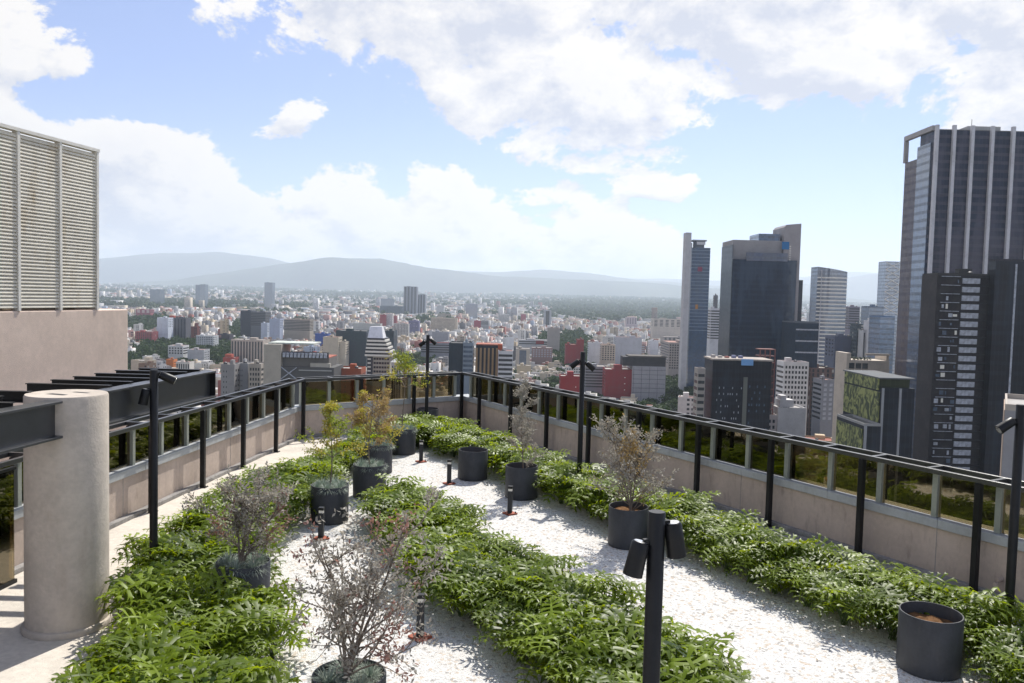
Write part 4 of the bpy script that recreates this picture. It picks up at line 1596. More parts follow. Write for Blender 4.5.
# ---------------- ziggurat with white bands
T = Bld('office_block', 'stepped zebra building with black and white bands under a white wedge', 367, 390, 356, 560, 22, vis=376)
T.wall(PLAIN, (.42, .38, .32))
T.windows('front', T.X(373.5), T.w - .3, 6, 6, 2.9, .3, .8, .5, WIN, .2)
T.box('corner_panel', .2, T.X(373), -.4, 0, 0, T.h - .4, PLAIN, (.06, .06, .07))
ld = MB().box(.6, T.X(371), -.9, -.41, -.45, .45).mesh('ledge', WHITEP)
for k in range(6):
    place('ledge', ld, T.o, (0, 0, T.h - 2 - k * 2.7))
lv = 5
zz0 = T.h
zz1 = T.Z(338)
for k in range(lv * 2):
    f0 = k / (lv * 2)
    z0, z1 = zz0 + (zz1 - zz0) * f0, zz0 + (zz1 - zz0) * (k + 1) / (lv * 2) - .005
    xl = T.X(365 + 1.8 * f0)
    xr = T.X(392 - 9 * f0)
    o = MB().box(xl, xr, -1.2 + 3 * f0 + (.8 if k % 2 else 0), 21, z0 + .004, z1).build('white_band' if k % 2 == 0 else 'dark_band', WHITEP if k % 2 == 0 else WIN, T.o)
wx0, wx1 = T.X(366.5), T.X(382)
colr(MB().add([(wx0, 3, zz1), (wx1, 3, zz1), (wx1 - 1.6, 8, T.Z(326.5)), (wx0 + .6, 8, T.Z(327)), (wx0, 18, zz1), (wx1, 18, zz1), (wx1 - 1.6, 14, T.Z(326.5)), (wx0 + .6, 14, T.Z(327))],
             [(0, 1, 2, 3), (5, 4, 7, 6), (3, 2, 6, 7), (0, 3, 7, 4), (1, 5, 6, 2)]).build('white_wedge', PLAIN, T.o), (.80, .80, .82))

# ---------------- building with the braced frame
T = Bld('office_block', 'beige slab and steel braced building just beyond the left railing', 263.5, 334, 366, 460, 26, vis=380)
T.box('slab_tower', 0, T.X(281), 0, 20, 0, T.Z(344), PLAIN, (.44, .40, .34))
T.box('canopy_roof', T.X(266), T.X(312), 4, 22, T.Z(344) + .02, T.Z(342.5), ROOFM, (.55, .60, .55))
T.wall(PLAIN, (.10, .10, .10), x0=T.X(281) + .01, z1=T.h)
T.box('upper_wall', T.X(281) + .01, T.X(328), 3, 24, T.h, T.Z(357), PLAIN, (.17, .16, .15))
T.box('parapet', T.X(281) + .01, T.X(328), 2, 2.5, T.Z(357), T.Z(351), PLAIN, (.11, .11, .12))
T.box('roof', T.X(282), T.X(328), 2.6, 24, T.Z(357) + .01, T.Z(356), ROOFM, (.40, .12, .08))
T.windows('front', T.X(282), T.X(327), 12, 1, 3.2, 0, .7, .8, BLIND, -1.9, z=T.Z(351.5))
T.box('ledge', T.X(299), T.X(332), -.5, -.01, T.h - 2.1, T.h - 1.5, PLAIN, (.4, .4, .38))
T.box('pale_floor', T.X(310), T.X(330), 1, 2.9, T.h + .01, T.Z(362), PLAIN, (.45, .42, .36))  # storey front in one pale beige
for s_ in (0, 1):
    xa_, xb_ = T.X(281.5), T.X(297)
    a, b = (xa_, -.3, T.h - .3), (xb_, -.3, T.h - 7)
    if s_:
        a, b = (xb_, -.5, T.h - .3), (xa_, -.5, T.h - 7)
    MB().bar(a, b, .5, .5, (0, 1, 0)).build('brace', BLIND, T.o)
for k in range(6):
    T.box('roof_plant', T.X(285 + 6 * k), T.X(288 + 6 * k), 8, 11, T.Z(356) + .01, T.Z(356) + random.uniform(1, 3), PLAIN, random.choice(((.5, .5, .5), (.35, .08, .07), (.15, .15, .15), (.6, .5, .3))))

# ---------------- the rest of the recognisable ones
# (x0, x1, ytop, distance, depth, style, wall, window material, cols, rows, floor, label, name)
C_RED, C_WHITE, C_CREAM, C_GREY, C_DK, C_BLUE = (.26, .035, .04), (.66, .66, .66), (.52, .45, .36), (.34, .34, .35), (.05, .05, .06), (.10, .14, .22)
RAW = [
    (784, 809, 363, 520, 14, 'g', C_WHITE, WIN, 7, 11, 3.2, 'white slab hotel with narrow windows right of the dark cube', 'hotel', 405),
    (811, 834, 369, 568, 22, 'p', (.13, .08, .07), None, 0, 0, 0, 'dark brown block between the white slab and the cream block', 'office_block', 400),
    (822, 835, 381, 545, 16, 'g', (.25, .26, .29), BLIND, 2, 8, 3.2, 'narrow grey block before the dark brown block', 'apartment_block', 410),
    (778, 806, 409, 440, 16, 'n', (.62, .61, .60), WIN, 6, 1, 3.2, 'small white two tier house below the white slab hotel', 'house', 428),
    (755, 777, 416, 436, 14, 'g', (.50, .44, .42), WIN, 5, 2, 3.2, 'small pale house with red parapet below the dark cube', 'house', 430),
    (760, 776, 349, 440, 12, 'f', (.20, .09, .08), WIN, 3, 7, 3.6, 'red brown open frame behind the dark cube', 'building_frame', 395),
    (711, 720.5, 309, 1000, 20, 'b', (.62, .63, .66), WIN, 0, 11, 3.3, 'white banded block between the slender blue tower and the wide dark tower', 'office_block', 345),
    (714.5, 718, 296, 1040, 6, 'n', (.16, .17, .18), WIN, 0, 0, 0, 'thin dark stack above the white banded block', 'chimney_stack', 310),
    (700.5, 711, 321, 1050, 18, 'g', (.60, .48, .36), WIN, 4, 8, 3.3, 'cream block at the foot of the slender blue tower', 'apartment_block', 345),
    (691.5, 701, 319, 1080, 18, 'n', (.60, .16, .08), WIN, 0, 0, 0, 'orange topped block at the foot of the slender blue tower', 'apartment_block', 330),
    (849, 860, 307, 1150, 20, 'b', (.20, .19, .24), WIN, 0, 9, 3.4, 'brown grey block right of the curved tower', 'office_block', 336),
    (835, 859, 337, 700, 22, 'n', (.12, .14, .20), WIN, 0, 0, 0, 'windowless blue grey box in front of the curved tower', 'warehouse_block', 352),
    (857, 864, 325, 690, 14, 'p', (.06, .09, .11), None, 0, 0, 0, 'dark teal block left of the white ribbed block', 'office_block', 353),
    (863.5, 872, 331, 680, 16, 'v', (.58, .58, .58), WIN, 4, 0, 0, 'white ribbed block behind the cream roof garden block', 'office_block', 353),
    (872, 880.5, 322, 670, 16, 'v', (.66, .66, .68), WIN, 1, 0, 0, 'white slab with one dark slot behind the cream roof garden block', 'office_block', 353),
    (880.5, 895, 317, 640, 20, 'G', (.12, .20, .34), None, 0, 0, 0, 'blue glass block left of the tallest tower', 'office_block', 356),
    (869, 884, 307, 900, 20, 'G', (.14, .19, .27), None, 0, 0, 0, 'pale blue glass block above the white ribbed block', 'office_block', 325),
    (886, 900, 262, 1000, 20, 'X', (.42, .50, .60), None, 0, 0, 0, 'pale blue lattice tower peeking left of the tallest tower', 'office_tower', 308),
    (566, 577.5, 345, 720, 16, 'n', C_RED, WIN, 0, 0, 0, 'dark red block with a raised red shaft behind the middle lamp pole', 'apartment_block', 367),
    (577.5, 584, 340, 722, 14, 'n', C_RED, WIN, 0, 0, 0, 'raised dark red shaft behind the middle lamp pole', 'apartment_block', 367),
    (589, 602, 343, 760, 14, 'n', (.62, .64, .68), WIN, 0, 0, 0, 'blank white gable right of the middle lamp pole', 'apartment_block', 363),
    (601.5, 615.5, 345, 740, 14, 'g', (.55, .47, .38), WIN, 5, 7, 3.1, 'cream balcony block right of the blank white gable', 'apartment_block', 366),
    (616, 642, 337.5, 820, 18, 'n', (.45, .47, .52), WIN, 0, 0, 0, 'large blank pale grey wall above the red stepped block', 'office_block', 363),
    (634.5, 645, 345, 700, 14, 'b', (.26, .17, .15), BLIND, 0, 4, 3.2, 'brown block with a red roof above the black topped block', 'apartment_block', 357),
    (650, 658.5, 341, 800, 14, 'n', (.66, .68, .72), WIN, 0, 0, 0, 'small white wall left of the beige grid block', 'apartment_block', 356),
    (585.5, 607, 367, 610, 20, 'b', (.27, .28, .31), WIN, 0, 7, 3.0, 'grey open parking building between the two red blocks', 'parking_building', 392),
    (566, 581, 367, 640, 12, 'g', (.60, .60, .58), WIN, 6, 2, 3.2, 'low white frame above the left red block', 'apartment_block', 376),
    (560.5, 581.5, 377, 600, 16, 'R', C_RED, WIN, 0, 0, 0, 'low dark red block just over the right railing', 'apartment_block', 392),
    (605.6, 632, 370, 560, 18, 'R', C_RED, WIN, 0, 0, 0, 'large dark red stepped gable over the right railing', 'apartment_block', 397),
    (632.5, 666, 366, 590, 26, 'B', (.36, .36, .39), None, 0, 0, 0, 'large grey concrete block with a black top floor', 'office_block', 398),
    (669, 692, 343, 640, 40, 'g', (.38, .34, .32), WIN, 9, 10, 3.3, 'beige block with a regular window grid above the trees', 'office_block', 376),
    (663.5, 702, 337, 760, 26, 'v', (.33, .30, .29), WIN, 9, 0, 0, 'wide grey brown block behind the beige window grid block', 'office_block', 345),
    (653, 681.5, 319, 950, 20, 'g', (.52, .48, .43), WIN, 5, 5, 3.6, 'cream frame block left of the slender blue tower', 'office_block', 339),
    (626.5, 637, 317.5, 1600, 20, 'g', (.50, .42, .46), WIN, 4, 6, 3.5, 'small pinkish block standing alone before the forest', 'apartment_block', 328),
    (431, 457, 318, 1300, 24, 'p', C_CREAM, None, 0, 0, 0, 'broad cream apartment block above the far right planter', 'apartment_block', 331),
    (438, 451, 314, 1320, 16, 'p', C_CREAM, None, 0, 0, 0, 'cream upper block behind the broad cream apartment block', 'apartment_block', 320),
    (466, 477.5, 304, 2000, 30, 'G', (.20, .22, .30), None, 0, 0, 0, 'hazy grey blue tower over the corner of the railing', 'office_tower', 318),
    (474, 481, 321, 1250, 16, 'n', (.33, .06, .09), WIN, 0, 0, 0, 'small red block below the hazy grey blue tower', 'apartment_block', 329),
    (481, 488.5, 321, 1250, 16, 'b', (.30, .31, .33), WIN, 0, 3, 3.2, 'small grey block right of the small red block', 'apartment_block', 330),
    (421, 450, 343, 720, 20, 'b', (.26, .27, .31), WIN, 0, 4, 3.6, 'grey block with a red roof edge right of the farthest lamp', 'office_block', 358),
    (432, 448.5, 332, 900, 18, 'n', (.30, .32, .36), WIN, 0, 0, 0, 'plain grey gable above the red edged grey block', 'apartment_block', 342),
    (449, 463, 344, 600, 22, 'G', (.03, .045, .06), None, 0, 0, 0, 'dark teal glass block left of the pale blue block', 'office_block', 371),
    (463.2, 473, 343.5, 598, 20, 'b', (.22, .27, .33), WINB, 0, 7, 3.4, 'pale blue glass block left of the brown finned block', 'office_block', 371),
    (476, 498, 345, 600, 20, 'F', (.30, .20, .12), None, 0, 0, 0, 'dark glass block with golden brown vertical fins', 'office_block', 375),
    (498.3, 513, 352, 588, 20, 'b', (.60, .61, .64), WIN, 0, 7, 3.3, 'white block with dark ribbon windows right of the brown finned block', 'office_block', 378),
    (516, 530, 349, 700, 18, 'v', (.46, .42, .37), WINB, 1, 0, 0, 'beige block with one wide blue panel', 'office_block', 366),
    (506, 514, 337.5, 760, 14, 'n', (.66, .68, .70), WIN, 0, 0, 0, 'small white tower behind the white ribbon block', 'apartment_block', 352),
    (519, 555, 340, 800, 20, 'b', (.50, .50, .52), WIN, 0, 2, 3.8, 'long white frame building with a red panel', 'office_block', 350),
    (532, 552.5, 348, 740, 16, 'g', (.30, .22, .21), BLIND, 7, 4, 3.2, 'brick and grey block in front of the long white frame building', 'apartment_block', 363),
    (548, 560, 328.5, 1000, 18, 'n', (.36, .33, .31), WIN, 0, 0, 0, 'tall grey beige blank wall above the trees', 'apartment_block', 352),
    (499, 509, 314.5, 1500, 20, 'p', (.62, .62, .62), None, 0, 0, 0, 'small white block right of the hazy grey blue tower', 'apartment_block', 322),
    (521, 526, 314.5, 1500, 16, 'n', (.34, .08, .11), None, 0, 0, 0, 'slim pinkish red block in the middle distance', 'apartment_block', 322),
    (544, 551.5, 310.5, 1700, 20, 'v', (.36, .38, .42), WIN, 1, 0, 0, 'slim grey twin slab in the middle distance', 'apartment_tower', 326),
    (517, 531, 366, 640, 12, 'n', (.50, .42, .30), WIN, 0, 0, 0, 'low sandy house just over the right railing', 'house', 372),
    (336, 366.5, 331, 620, 24, 'G', (.035, .06, .07), None, 0, 0, 0, 'wide dark teal glass block left of the zebra building', 'office_block', 366),
    (381, 394, 331, 640, 24, 'G', (.03, .05, .06), None, 0, 0, 0, 'dark teal glass block behind the zebra building', 'office_block', 360),
    (353, 380.5, 323.5, 700, 20, 'n', (.50, .50, .48), WIN, 0, 0, 0, 'pale upper block above the wide teal glass block', 'office_block', 331),
    (380, 386, 315, 1250, 16, 'n', (.30, .05, .06), None, 0, 0, 0, 'red wing left of the white block in the distance', 'apartment_block', 327),
    (386, 392.5, 314, 1250, 16, 'p', (.62, .60, .60), None, 0, 0, 0, 'white block between two red wings in the distance', 'apartment_block', 327),
    (392.5, 396.5, 316, 1250, 16, 'n', (.30, .05, .06), None, 0, 0, 0, 'red wing right of the white block in the distance', 'apartment_block', 325),
    (393.5, 408, 324, 1000, 18, 'p', (.48, .47, .46), None, 0, 0, 0, 'pale grey block right of the teal glass blocks', 'apartment_block', 337),
    (408.5, 419, 321, 1100, 18, 'p', (.18, .18, .32), None, 0, 0, 0, 'bluish block left of the farthest lamp pole', 'apartment_block', 334),
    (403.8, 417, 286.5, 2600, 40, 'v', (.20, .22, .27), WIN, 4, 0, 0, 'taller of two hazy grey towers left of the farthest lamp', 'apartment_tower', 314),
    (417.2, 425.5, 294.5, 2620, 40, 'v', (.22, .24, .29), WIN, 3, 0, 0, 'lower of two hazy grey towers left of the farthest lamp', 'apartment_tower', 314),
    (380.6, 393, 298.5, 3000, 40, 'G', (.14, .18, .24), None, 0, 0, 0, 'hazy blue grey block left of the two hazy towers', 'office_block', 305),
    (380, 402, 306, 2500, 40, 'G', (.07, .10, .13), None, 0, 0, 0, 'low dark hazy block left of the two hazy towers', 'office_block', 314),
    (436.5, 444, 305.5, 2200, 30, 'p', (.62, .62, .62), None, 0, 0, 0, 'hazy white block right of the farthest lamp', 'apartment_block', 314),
    (323, 338.5, 337.5, 540, 16, 'n', (.50, .45, .36), WIN, 0, 0, 0, 'tall blank beige wall left of the wide teal glass block', 'office_block', 368),
    (339, 345.5, 342.5, 530, 16, 'n', (.55, .49, .39), WIN, 0, 0, 0, 'rounded beige shaft left of the wide teal glass block', 'office_block', 368),
    (315, 328, 334, 720, 16, 'n', (.03, .08, .32), WIN, 0, 0, 0, 'bright blue box behind the braced building', 'office_block', 347),
    (335, 361, 369.5, 480, 16, 'n', (.36, .09, .04), WIN, 0, 0, 0, 'low orange red roof terrace over the far railing', 'house', 376),
    (240.5, 251, 311, 1000, 26, 'G', (.05, .06, .08), None, 0, 0, 0, 'dark glass side wing left of the banded dark block', 'office_block', 337),
    (251, 265.5, 312, 1000, 26, 'b', (.10, .11, .13), WIN, 0, 8, 3.4, 'banded dark block above the beige column building', 'office_block', 338),
    (261, 267.3, 323.5, 820, 14, 'n', (.55, .60, .70), WIN, 0, 0, 0, 'narrow white blank slab right of the dark block', 'apartment_block', 340),
    (269.5, 280, 319, 800, 16, 'n', (.38, .43, .55), WIN, 0, 0, 0, 'pale blue slab with a dark top left of the brown banded block', 'office_block', 341),
    (284, 310, 319.5, 800, 20, 'b', (.36, .32, .27), WIN, 0, 7, 3.0, 'grey brown block with strong dark floor bands', 'office_block', 340),
    (231, 263, 340, 620, 20, 'v', (.46, .40, .35), WIN, 11, 0, 0, 'beige building with vertical columns behind the braced building', 'office_block', 363),
    (221, 234.5, 365.5, 500, 14, 'n', (.30, .29, .29), WIN, 0, 0, 0, 'plain grey gable beyond the end of the black beam', 'apartment_block', 380),
    (223, 234.5, 358, 560, 12, 'n', (.32, .06, .05), WIN, 0, 0, 0, 'dark red roof box above the plain grey gable', 'house', 365),
    (238, 248, 364.5, 510, 14, 'n', (.34, .34, .35), WIN, 0, 0, 0, 'grey slab right of the plain grey gable', 'apartment_block', 380),
    (248.5, 261, 365, 505, 14, 'g', (.42, .38, .33), WIN, 4, 4, 3.1, 'balcony block left of the beige slab tower', 'apartment_block', 380),
    (157, 168, 318, 900, 16, 'n', (.62, .66, .74), WIN, 0, 0, 0, 'blank white face of the white and dark tower on the left', 'apartment_tower', 340),
    (168, 186, 318, 899, 16, 'v', (.10, .10, .12), WIN, 6, 0, 0, 'dark ribbed tower with a red roof box on the left', 'apartment_tower', 339),
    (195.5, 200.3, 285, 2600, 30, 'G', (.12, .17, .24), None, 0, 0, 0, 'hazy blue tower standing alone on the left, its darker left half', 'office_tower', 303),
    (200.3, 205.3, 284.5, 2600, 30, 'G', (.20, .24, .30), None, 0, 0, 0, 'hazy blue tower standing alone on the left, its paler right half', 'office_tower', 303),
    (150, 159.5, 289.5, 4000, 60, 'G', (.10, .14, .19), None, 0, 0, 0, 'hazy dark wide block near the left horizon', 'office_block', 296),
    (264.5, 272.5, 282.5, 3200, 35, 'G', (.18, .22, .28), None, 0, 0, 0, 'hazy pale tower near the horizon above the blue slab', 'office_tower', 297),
    (135, 152, 332, 900, 18, 'p', (.32, .06, .07), None, 0, 0, 0, 'red and white house right of the stucco wall', 'house', 341),
    (136, 150.5, 309.5, 1500, 20, 'g', (.36, .10, .13), WHITEP, 3, 3, 3.2, 'row of three pinkish red blocks right of the stucco wall', 'apartment_block', 316),
    (168, 183, 346, 640, 14, 'g', (.60, .60, .60), WIN, 5, 3, 3.4, 'white house with a raised centre before the left grove', 'house', 360),
    (187.5, 204, 350, 640, 14, 'n', (.46, .47, .50), WIN, 0, 0, 0, 'pale grey gabled house before the left grove', 'house', 361),
    (196, 213.5, 336, 820, 16, 'p', (.60, .62, .64), None, 0, 0, 0, 'white stepped house above the left grove', 'house', 347),
    (166, 173.5, 360, 560, 8, 'n', (.62, .20, .06), WIN, 0, 0, 0, 'small bright orange rooftop box over the black beam', 'rooftop_room', 366),
    (176, 189.5, 362.5, 560, 10, 'v', (.62, .60, .56), WIN, 6, 0, 0, 'low white arcade over the black beam', 'house', 370),
    (217.5, 229.5, 334.5, 770, 14, 'n', (.05, .045, .06), WIN, 0, 0, 0, 'dark house with a mural above the left grove', 'house', 342),
    (391.5, 401, 363.5, 520, 8, 'v', (.55, .55, .55), WIN, 4, 0, 0, 'white pavilion with a pyramid roof behind the zebra building', 'pavilion', 372),
]
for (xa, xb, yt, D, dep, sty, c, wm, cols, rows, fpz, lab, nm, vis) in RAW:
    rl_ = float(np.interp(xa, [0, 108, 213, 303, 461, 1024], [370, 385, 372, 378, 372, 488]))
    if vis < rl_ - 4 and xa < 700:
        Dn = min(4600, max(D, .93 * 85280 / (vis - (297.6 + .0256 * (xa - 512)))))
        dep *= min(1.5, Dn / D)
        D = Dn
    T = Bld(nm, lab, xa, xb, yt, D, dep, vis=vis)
    roofc = random.choice(((.33, .31, .29), (.42, .40, .38), (.30, .27, .25), (.36, .20, .16)))
    fit = min(rows, max(1, int((T.h - 2) / fpz))) if fpz else 0
    if sty == 'g':
        T.wall(PLAIN, c)
        T.windows('front', .6, T.w - .6, cols, fit, fpz, 1.0, .55, .55, wm, .08)
        T.bands('right' if xa < 512 else 'left', .8, T.d - .8, min(8, fit), fpz, 1.2, .42, WIN)
        T.roof(roofc, pc=c)
    elif sty == 'b':
        T.wall(PLAIN, c)
        T.bands('front', .3, T.w - .3, fit, fpz, .8, .52, wm, t=.1)
        T.bands('right' if xa < 512 else 'left', .8, T.d - .8, fit, fpz, .8, .5, wm)
        T.roof(roofc, pc=c)
    elif sty == 'v':
        T.wall(PLAIN, c)
        p = T.w / cols
        T.strips('front', [p * (k + .5) for k in range(cols)], p * .5, 1, T.h - 1.5, wm)
        T.roof(roofc, pc=c)
    elif sty == 'p':
        T.wall(FAC[random.choice(('grid', 'band', 'slot'))], c)
        T.roof(roofc, pc=c)
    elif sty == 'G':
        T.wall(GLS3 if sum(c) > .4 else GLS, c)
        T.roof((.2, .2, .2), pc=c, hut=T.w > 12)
    elif sty == 'X':
        T.wall(GLS3, c)
        for k in range(7):
            for q in (0, 1):
                z0 = T.h - 9 * (k + 1)
                MB().bar((0 if q else T.w, -.4 - .3 * q, z0), (T.w if q else 0, -.4 - .3 * q, z0 + 9), .7, .3, (0, 1, 0)).build('brace', WHITEP, T.o)
        T.roof((.3, .3, .3), hut=False, pc=c)
    elif sty == 'n':
        T.wall(PLAIN, c)
        T.windows('right' if xa < 512 else 'left', 1, T.d - 1, 3, 5, 3.2, 1.4, .4, .42, WIN, .08)
        if yt > 338 and vis > rl_ - 4:
            T.windows('front', T.w * .12, T.w * .5, 2, min(5, max(1, int(T.h / 3.2) - 2)), 3.2, 2, .28, .34, WIN, .06)
        T.roof(roofc if c[0] > .1 else (.2, .2, .2), pc=c)
    elif sty == 'f':
        for fl in range(10):
            T.box('floor_slab', 0, T.w, 0, 8, T.h - fl * 3.6 - .5, T.h - fl * 3.6, PLAIN, c)
        for k in range(4):
            T.box('frame_post', k * (T.w - .6) / 3, k * (T.w - .6) / 3 + .6, -.02, .5, 0, T.h + .02, PLAIN, (.24, .10, .09))
        T.box('wall', .3, T.w - .3, 2, 7.8, 0, T.h - 7.2, PLAIN, (.10, .08, .08))
    elif sty == 'R':
        T.wall(PLAIN, c)
        T.box('gable', T.w * .33, T.w * .62, 0, 8, T.h, T.h + 5.6 * D / 820 * 1.0, PLAIN, c)
        T.windows('left', 1, T.d - 1, 4, 6, 3.2, 1.4, .4, .42, WIN, .08)
        T.windows('front', T.w * .62, T.w * .86, 1, 3, 6.2, 4, .16, .12, WHITEP, .06)
        T.roof((.35, .33, .31), hut=False, pc=c, x0=T.w * .63)
        T.roof((.35, .33, .31), hut=False, pc=c, x1=T.w * .32)
    elif sty == 'B':
        T.wall(PLAIN, c)
        for k in range(4):
            T.strips('front', [T.w * (k + .02 + .16) / 4.2], .25, 0, T.h - .5, STEEL2, 'joint', .06)
        T.bands('front', .3, T.w - .3, 6, 4.5, 1.6, .06, STEEL2, 'joint', .05)
        T.box('top_floor', -T.X(642) + T.X(632.5), T.w - .3, .5, 22, T.h + .02, T.Z(357), PLAIN, (.035, .035, .04))
        T.box('top_canopy', -4, T.w + .2, -.4, 23, T.Z(357) + .01, T.Z(355.7), ROOFM, (.10, .09, .08))
        T.roof((.35, .33, .31), hut=True, pc=c, y0=22.5)
    elif sty == 'F':
        T.wall(GLS, (.02, .022, .028))
        for k in range(6):
            T.box('fin', k * (T.w - 1.4) / 5, k * (T.w - 1.4) / 5 + 1.4, -.7, -.01, 0, T.h - 2, PLAIN, (.36, .23, .12))
        T.box('roof', 0, T.w, 0, 20, T.h + .01, T.h + .8, ROOFM, (.36, .12, .08))
        T.box('stair_tower', T.w + .01, T.w + 3.2, 0, 8, 0, T.h + 1, PLAIN, (.45, .10, .04))
    if 'raised centre' in lab:
        T.box('upper_room', T.w * .45, T.w * .8, 2, 9, T.h + .9, T.h + 3.6, PLAIN, c)
    if 'two tier' in lab:
        T.box('upper_room', T.w * .1, T.w * .6, 2, 11, T.h + .9, T.h + 4.8, PLAIN, c)
        T.box('upper_room', T.w * .15, T.w * .35, 3, 9, T.h + 4.81, T.h + 7, PLAIN, c)
    if 'red panel' in lab:
        T.box('red_panel', T.X(536), T.X(544), -.5, -.11, T.h - 6.4, T.h - .2, PLAIN, (.30, .03, .03))
    if 'red roof box' in lab:
        T.box('roof_box', 1.5, 10, 3, 12, T.h + .9, T.h + 4.8, PLAIN, (.40, .08, .05))
    if 'orange topped' in lab:
        pass
    if 'pyramid roof' in lab:
        w, d = T.w, T.d
        colr(MB().add([(-.8, -.8, T.h + .9), (w + .8, -.8, T.h + .9), (w + .8, d + .8, T.h + .9), (-.8, d + .8, T.h + .9), (w / 2, d / 2, T.h + 4)], [(3, 2, 1, 0), (0, 1, 4), (1, 2, 4), (2, 3, 4), (3, 0, 4)]).build('pyramid_roof', PLAIN, T.o), (.6, .6, .58))
    if 'red roof edge' in lab:
        T.box('roof_edge', 0, T.w + 16, -.2, 4, T.h + .92, T.h + 1.6, PLAIN, (.36, .07, .06))
    if 'mural' in lab:
        T.box('mural', 1, 7, -.1, -.01, T.h - 5.5, T.h - .5, PLAIN, (.32, .18, .18))

# ================================================================== ordinary buildings, street trees
def rail_y(px):
    return float(np.interp(px, [-200, 0, 108, 213, 303, 461, 1024, 1300], [400, 370, 385, 372, 378, 372, 488, 545]))


GA = R(-14)                                             # the street grid's turn
ga_c, ga_s = math.cos(GA), math.sin(GA)
GREEN = [(175, 352, 45, 13), (232, 352, 26, 12), (150, 325, 45, 8), (415, 362, 18, 7), (572, 352, 20, 20), (492, 388, 22, 12), (676, 402, 32, 24), (818, 415, 24, 22), (640, 312, 90, 9), (430, 322, 25, 3),
         (300, 330, 10, 12), (815, 368, 14, 8), (700, 300, 40, 8), (545, 345, 12, 12), (240, 330, 12, 10), (120, 365, 30, 8), (560, 392, 18, 12)]


def is_green(px, py):
    return any(((px - a) / rx) ** 2 + ((py - b) / ry) ** 2 < 1 for a, b, rx, ry in GREEN)


def near_land(x, y, r):
    for foot, bx, D, lab, s in LANDMARKS:
        cx = sum(p[0] for p in foot) / 4
        cy_ = sum(p[1] for p in foot) / 4
        if math.hypot(x - cx, y - cy_) < r + max(s.w, s.d) * .62:
            return True
    return False


def hides(px0, px1, ytop, y):
    for foot, (a, b, t, v), D, lab, s in LANDMARKS:
        if y < D + 2 and px1 > a - 1 and px0 < b + 1 and ytop < v - 2:
            return True
    return False


WALLC = [('white', (.64, .63, .61)), ('cream', (.55, .48, .38)), ('pale grey', (.42, .42, .43)), ('beige', (.44, .38, .31)), ('grey', (.28, .28, .29)), ('brick red', (.28, .09, .07)), ('pink', (.48, .30, .27)),
         ('dark grey', (.11, .11, .12)), ('sand', (.50, .40, .27)), ('pale blue', (.34, .40, .50)), ('brown', (.22, .15, .11))]
WP = np.array([.27, .15, .14, .11, .09, .07, .05, .04, .04, .02, .02])
WP /= WP.sum()
ROOFC = [('grey', (.30, .29, .28)), ('white', (.52, .51, .50)), ('red', (.34, .12, .09)), ('brown', (.22, .17, .14)), ('tan', (.36, .29, .22))]
r = np.random.default_rng(21)
cands = []
treesp = []
cell = 20.0
NR = 3300
for iy in range(int(260 / cell), int(NR / cell) + 60):
    for ix in range(-175, 176):
        if iy % 6 == 0 or ix % 8 == 0:
            streety = True
        else:
            streety = False
        gx, gy = ix * cell + r.uniform(-2, 2), iy * cell + r.uniform(-2, 2)
        x, y = gx * ga_c - gy * ga_s, gx * ga_s + gy * ga_c
        if y < 340 or y > NR or abs(x) > y * .70 + 30:
            continue
        px, py = proj((x, y, STREET))
        if py > rail_y(px) + 130:
            continue
        g = is_green(*proj((x, y, STREET + 6)))
        if g or streety or r.random() < .24:
            for _ in range(2 if g else 1):
                if r.random() < (.95 if g else .75):
                    treesp.append((x + r.uniform(-7, 7), y + r.uniform(-7, 7), g))
            if g or streety:
                continue
        big = r.random()
        h = r.uniform(5, 14) if big < .72 else (r.uniform(12, 24) if big < .96 else r.uniform(25, 42))
        if y > 2000 and h > 30:
            h *= .8
        w, d = r.uniform(9, 19), r.uniform(9, 19)
        if near_land(x, y, 12):
            continue
        hw = 13 * FPX / y
        tpx, tpy = proj((x, y - 10, STREET + h + 2))
        if hides(tpx - hw, tpx + hw, tpy, y):
            # try a low one
            h = r.uniform(6, 10)
            tpx, tpy = proj((x, y - 10, STREET + h + 2))
            if hides(tpx - hw, tpx + hw, tpy, y):
                continue
        if tpy > rail_y(tpx) + 42:
            continue
        wi = int(r.choice(len(WALLC), p=WP))
        ri_ = int(r.choice(len(ROOFC), p=[.42, .2, .16, .12, .10]))
        vis = (w * FPX / y) * max(0.5, min(rail_y(tpx), proj((x, y, STREET))[1]) - tpy)
        infr = -10 < tpx < 1034
        # behind the stucco block or the big towers: not seen
        hidden = tpx < 122 or (tpx > 896 and y > 330) or any(D < y and a + 2 < tpx < b - 2 and tpy > t + 3 and tpy < v + 20 and (v - t) > 24 for _, (a, b, t, v), D, _, _ in LANDMARKS)
        cands.append(dict(x=x, y=y, w=w, d=d, h=h, wi=wi, ri=ri_, px=tpx, py=tpy, vis=0 if (hidden or not infr or tpy > rail_y(tpx) + 2) else vis))
cands.sort(key=lambda c: -c['vis'])
NIND = 200
ind, rest = cands[:NIND], cands[NIND:]
marks = [(0.5 * (a + b), 0.5 * (t + v), s, lab) for _, (a, b, t, v), D, lab, s in LANDMARKS]
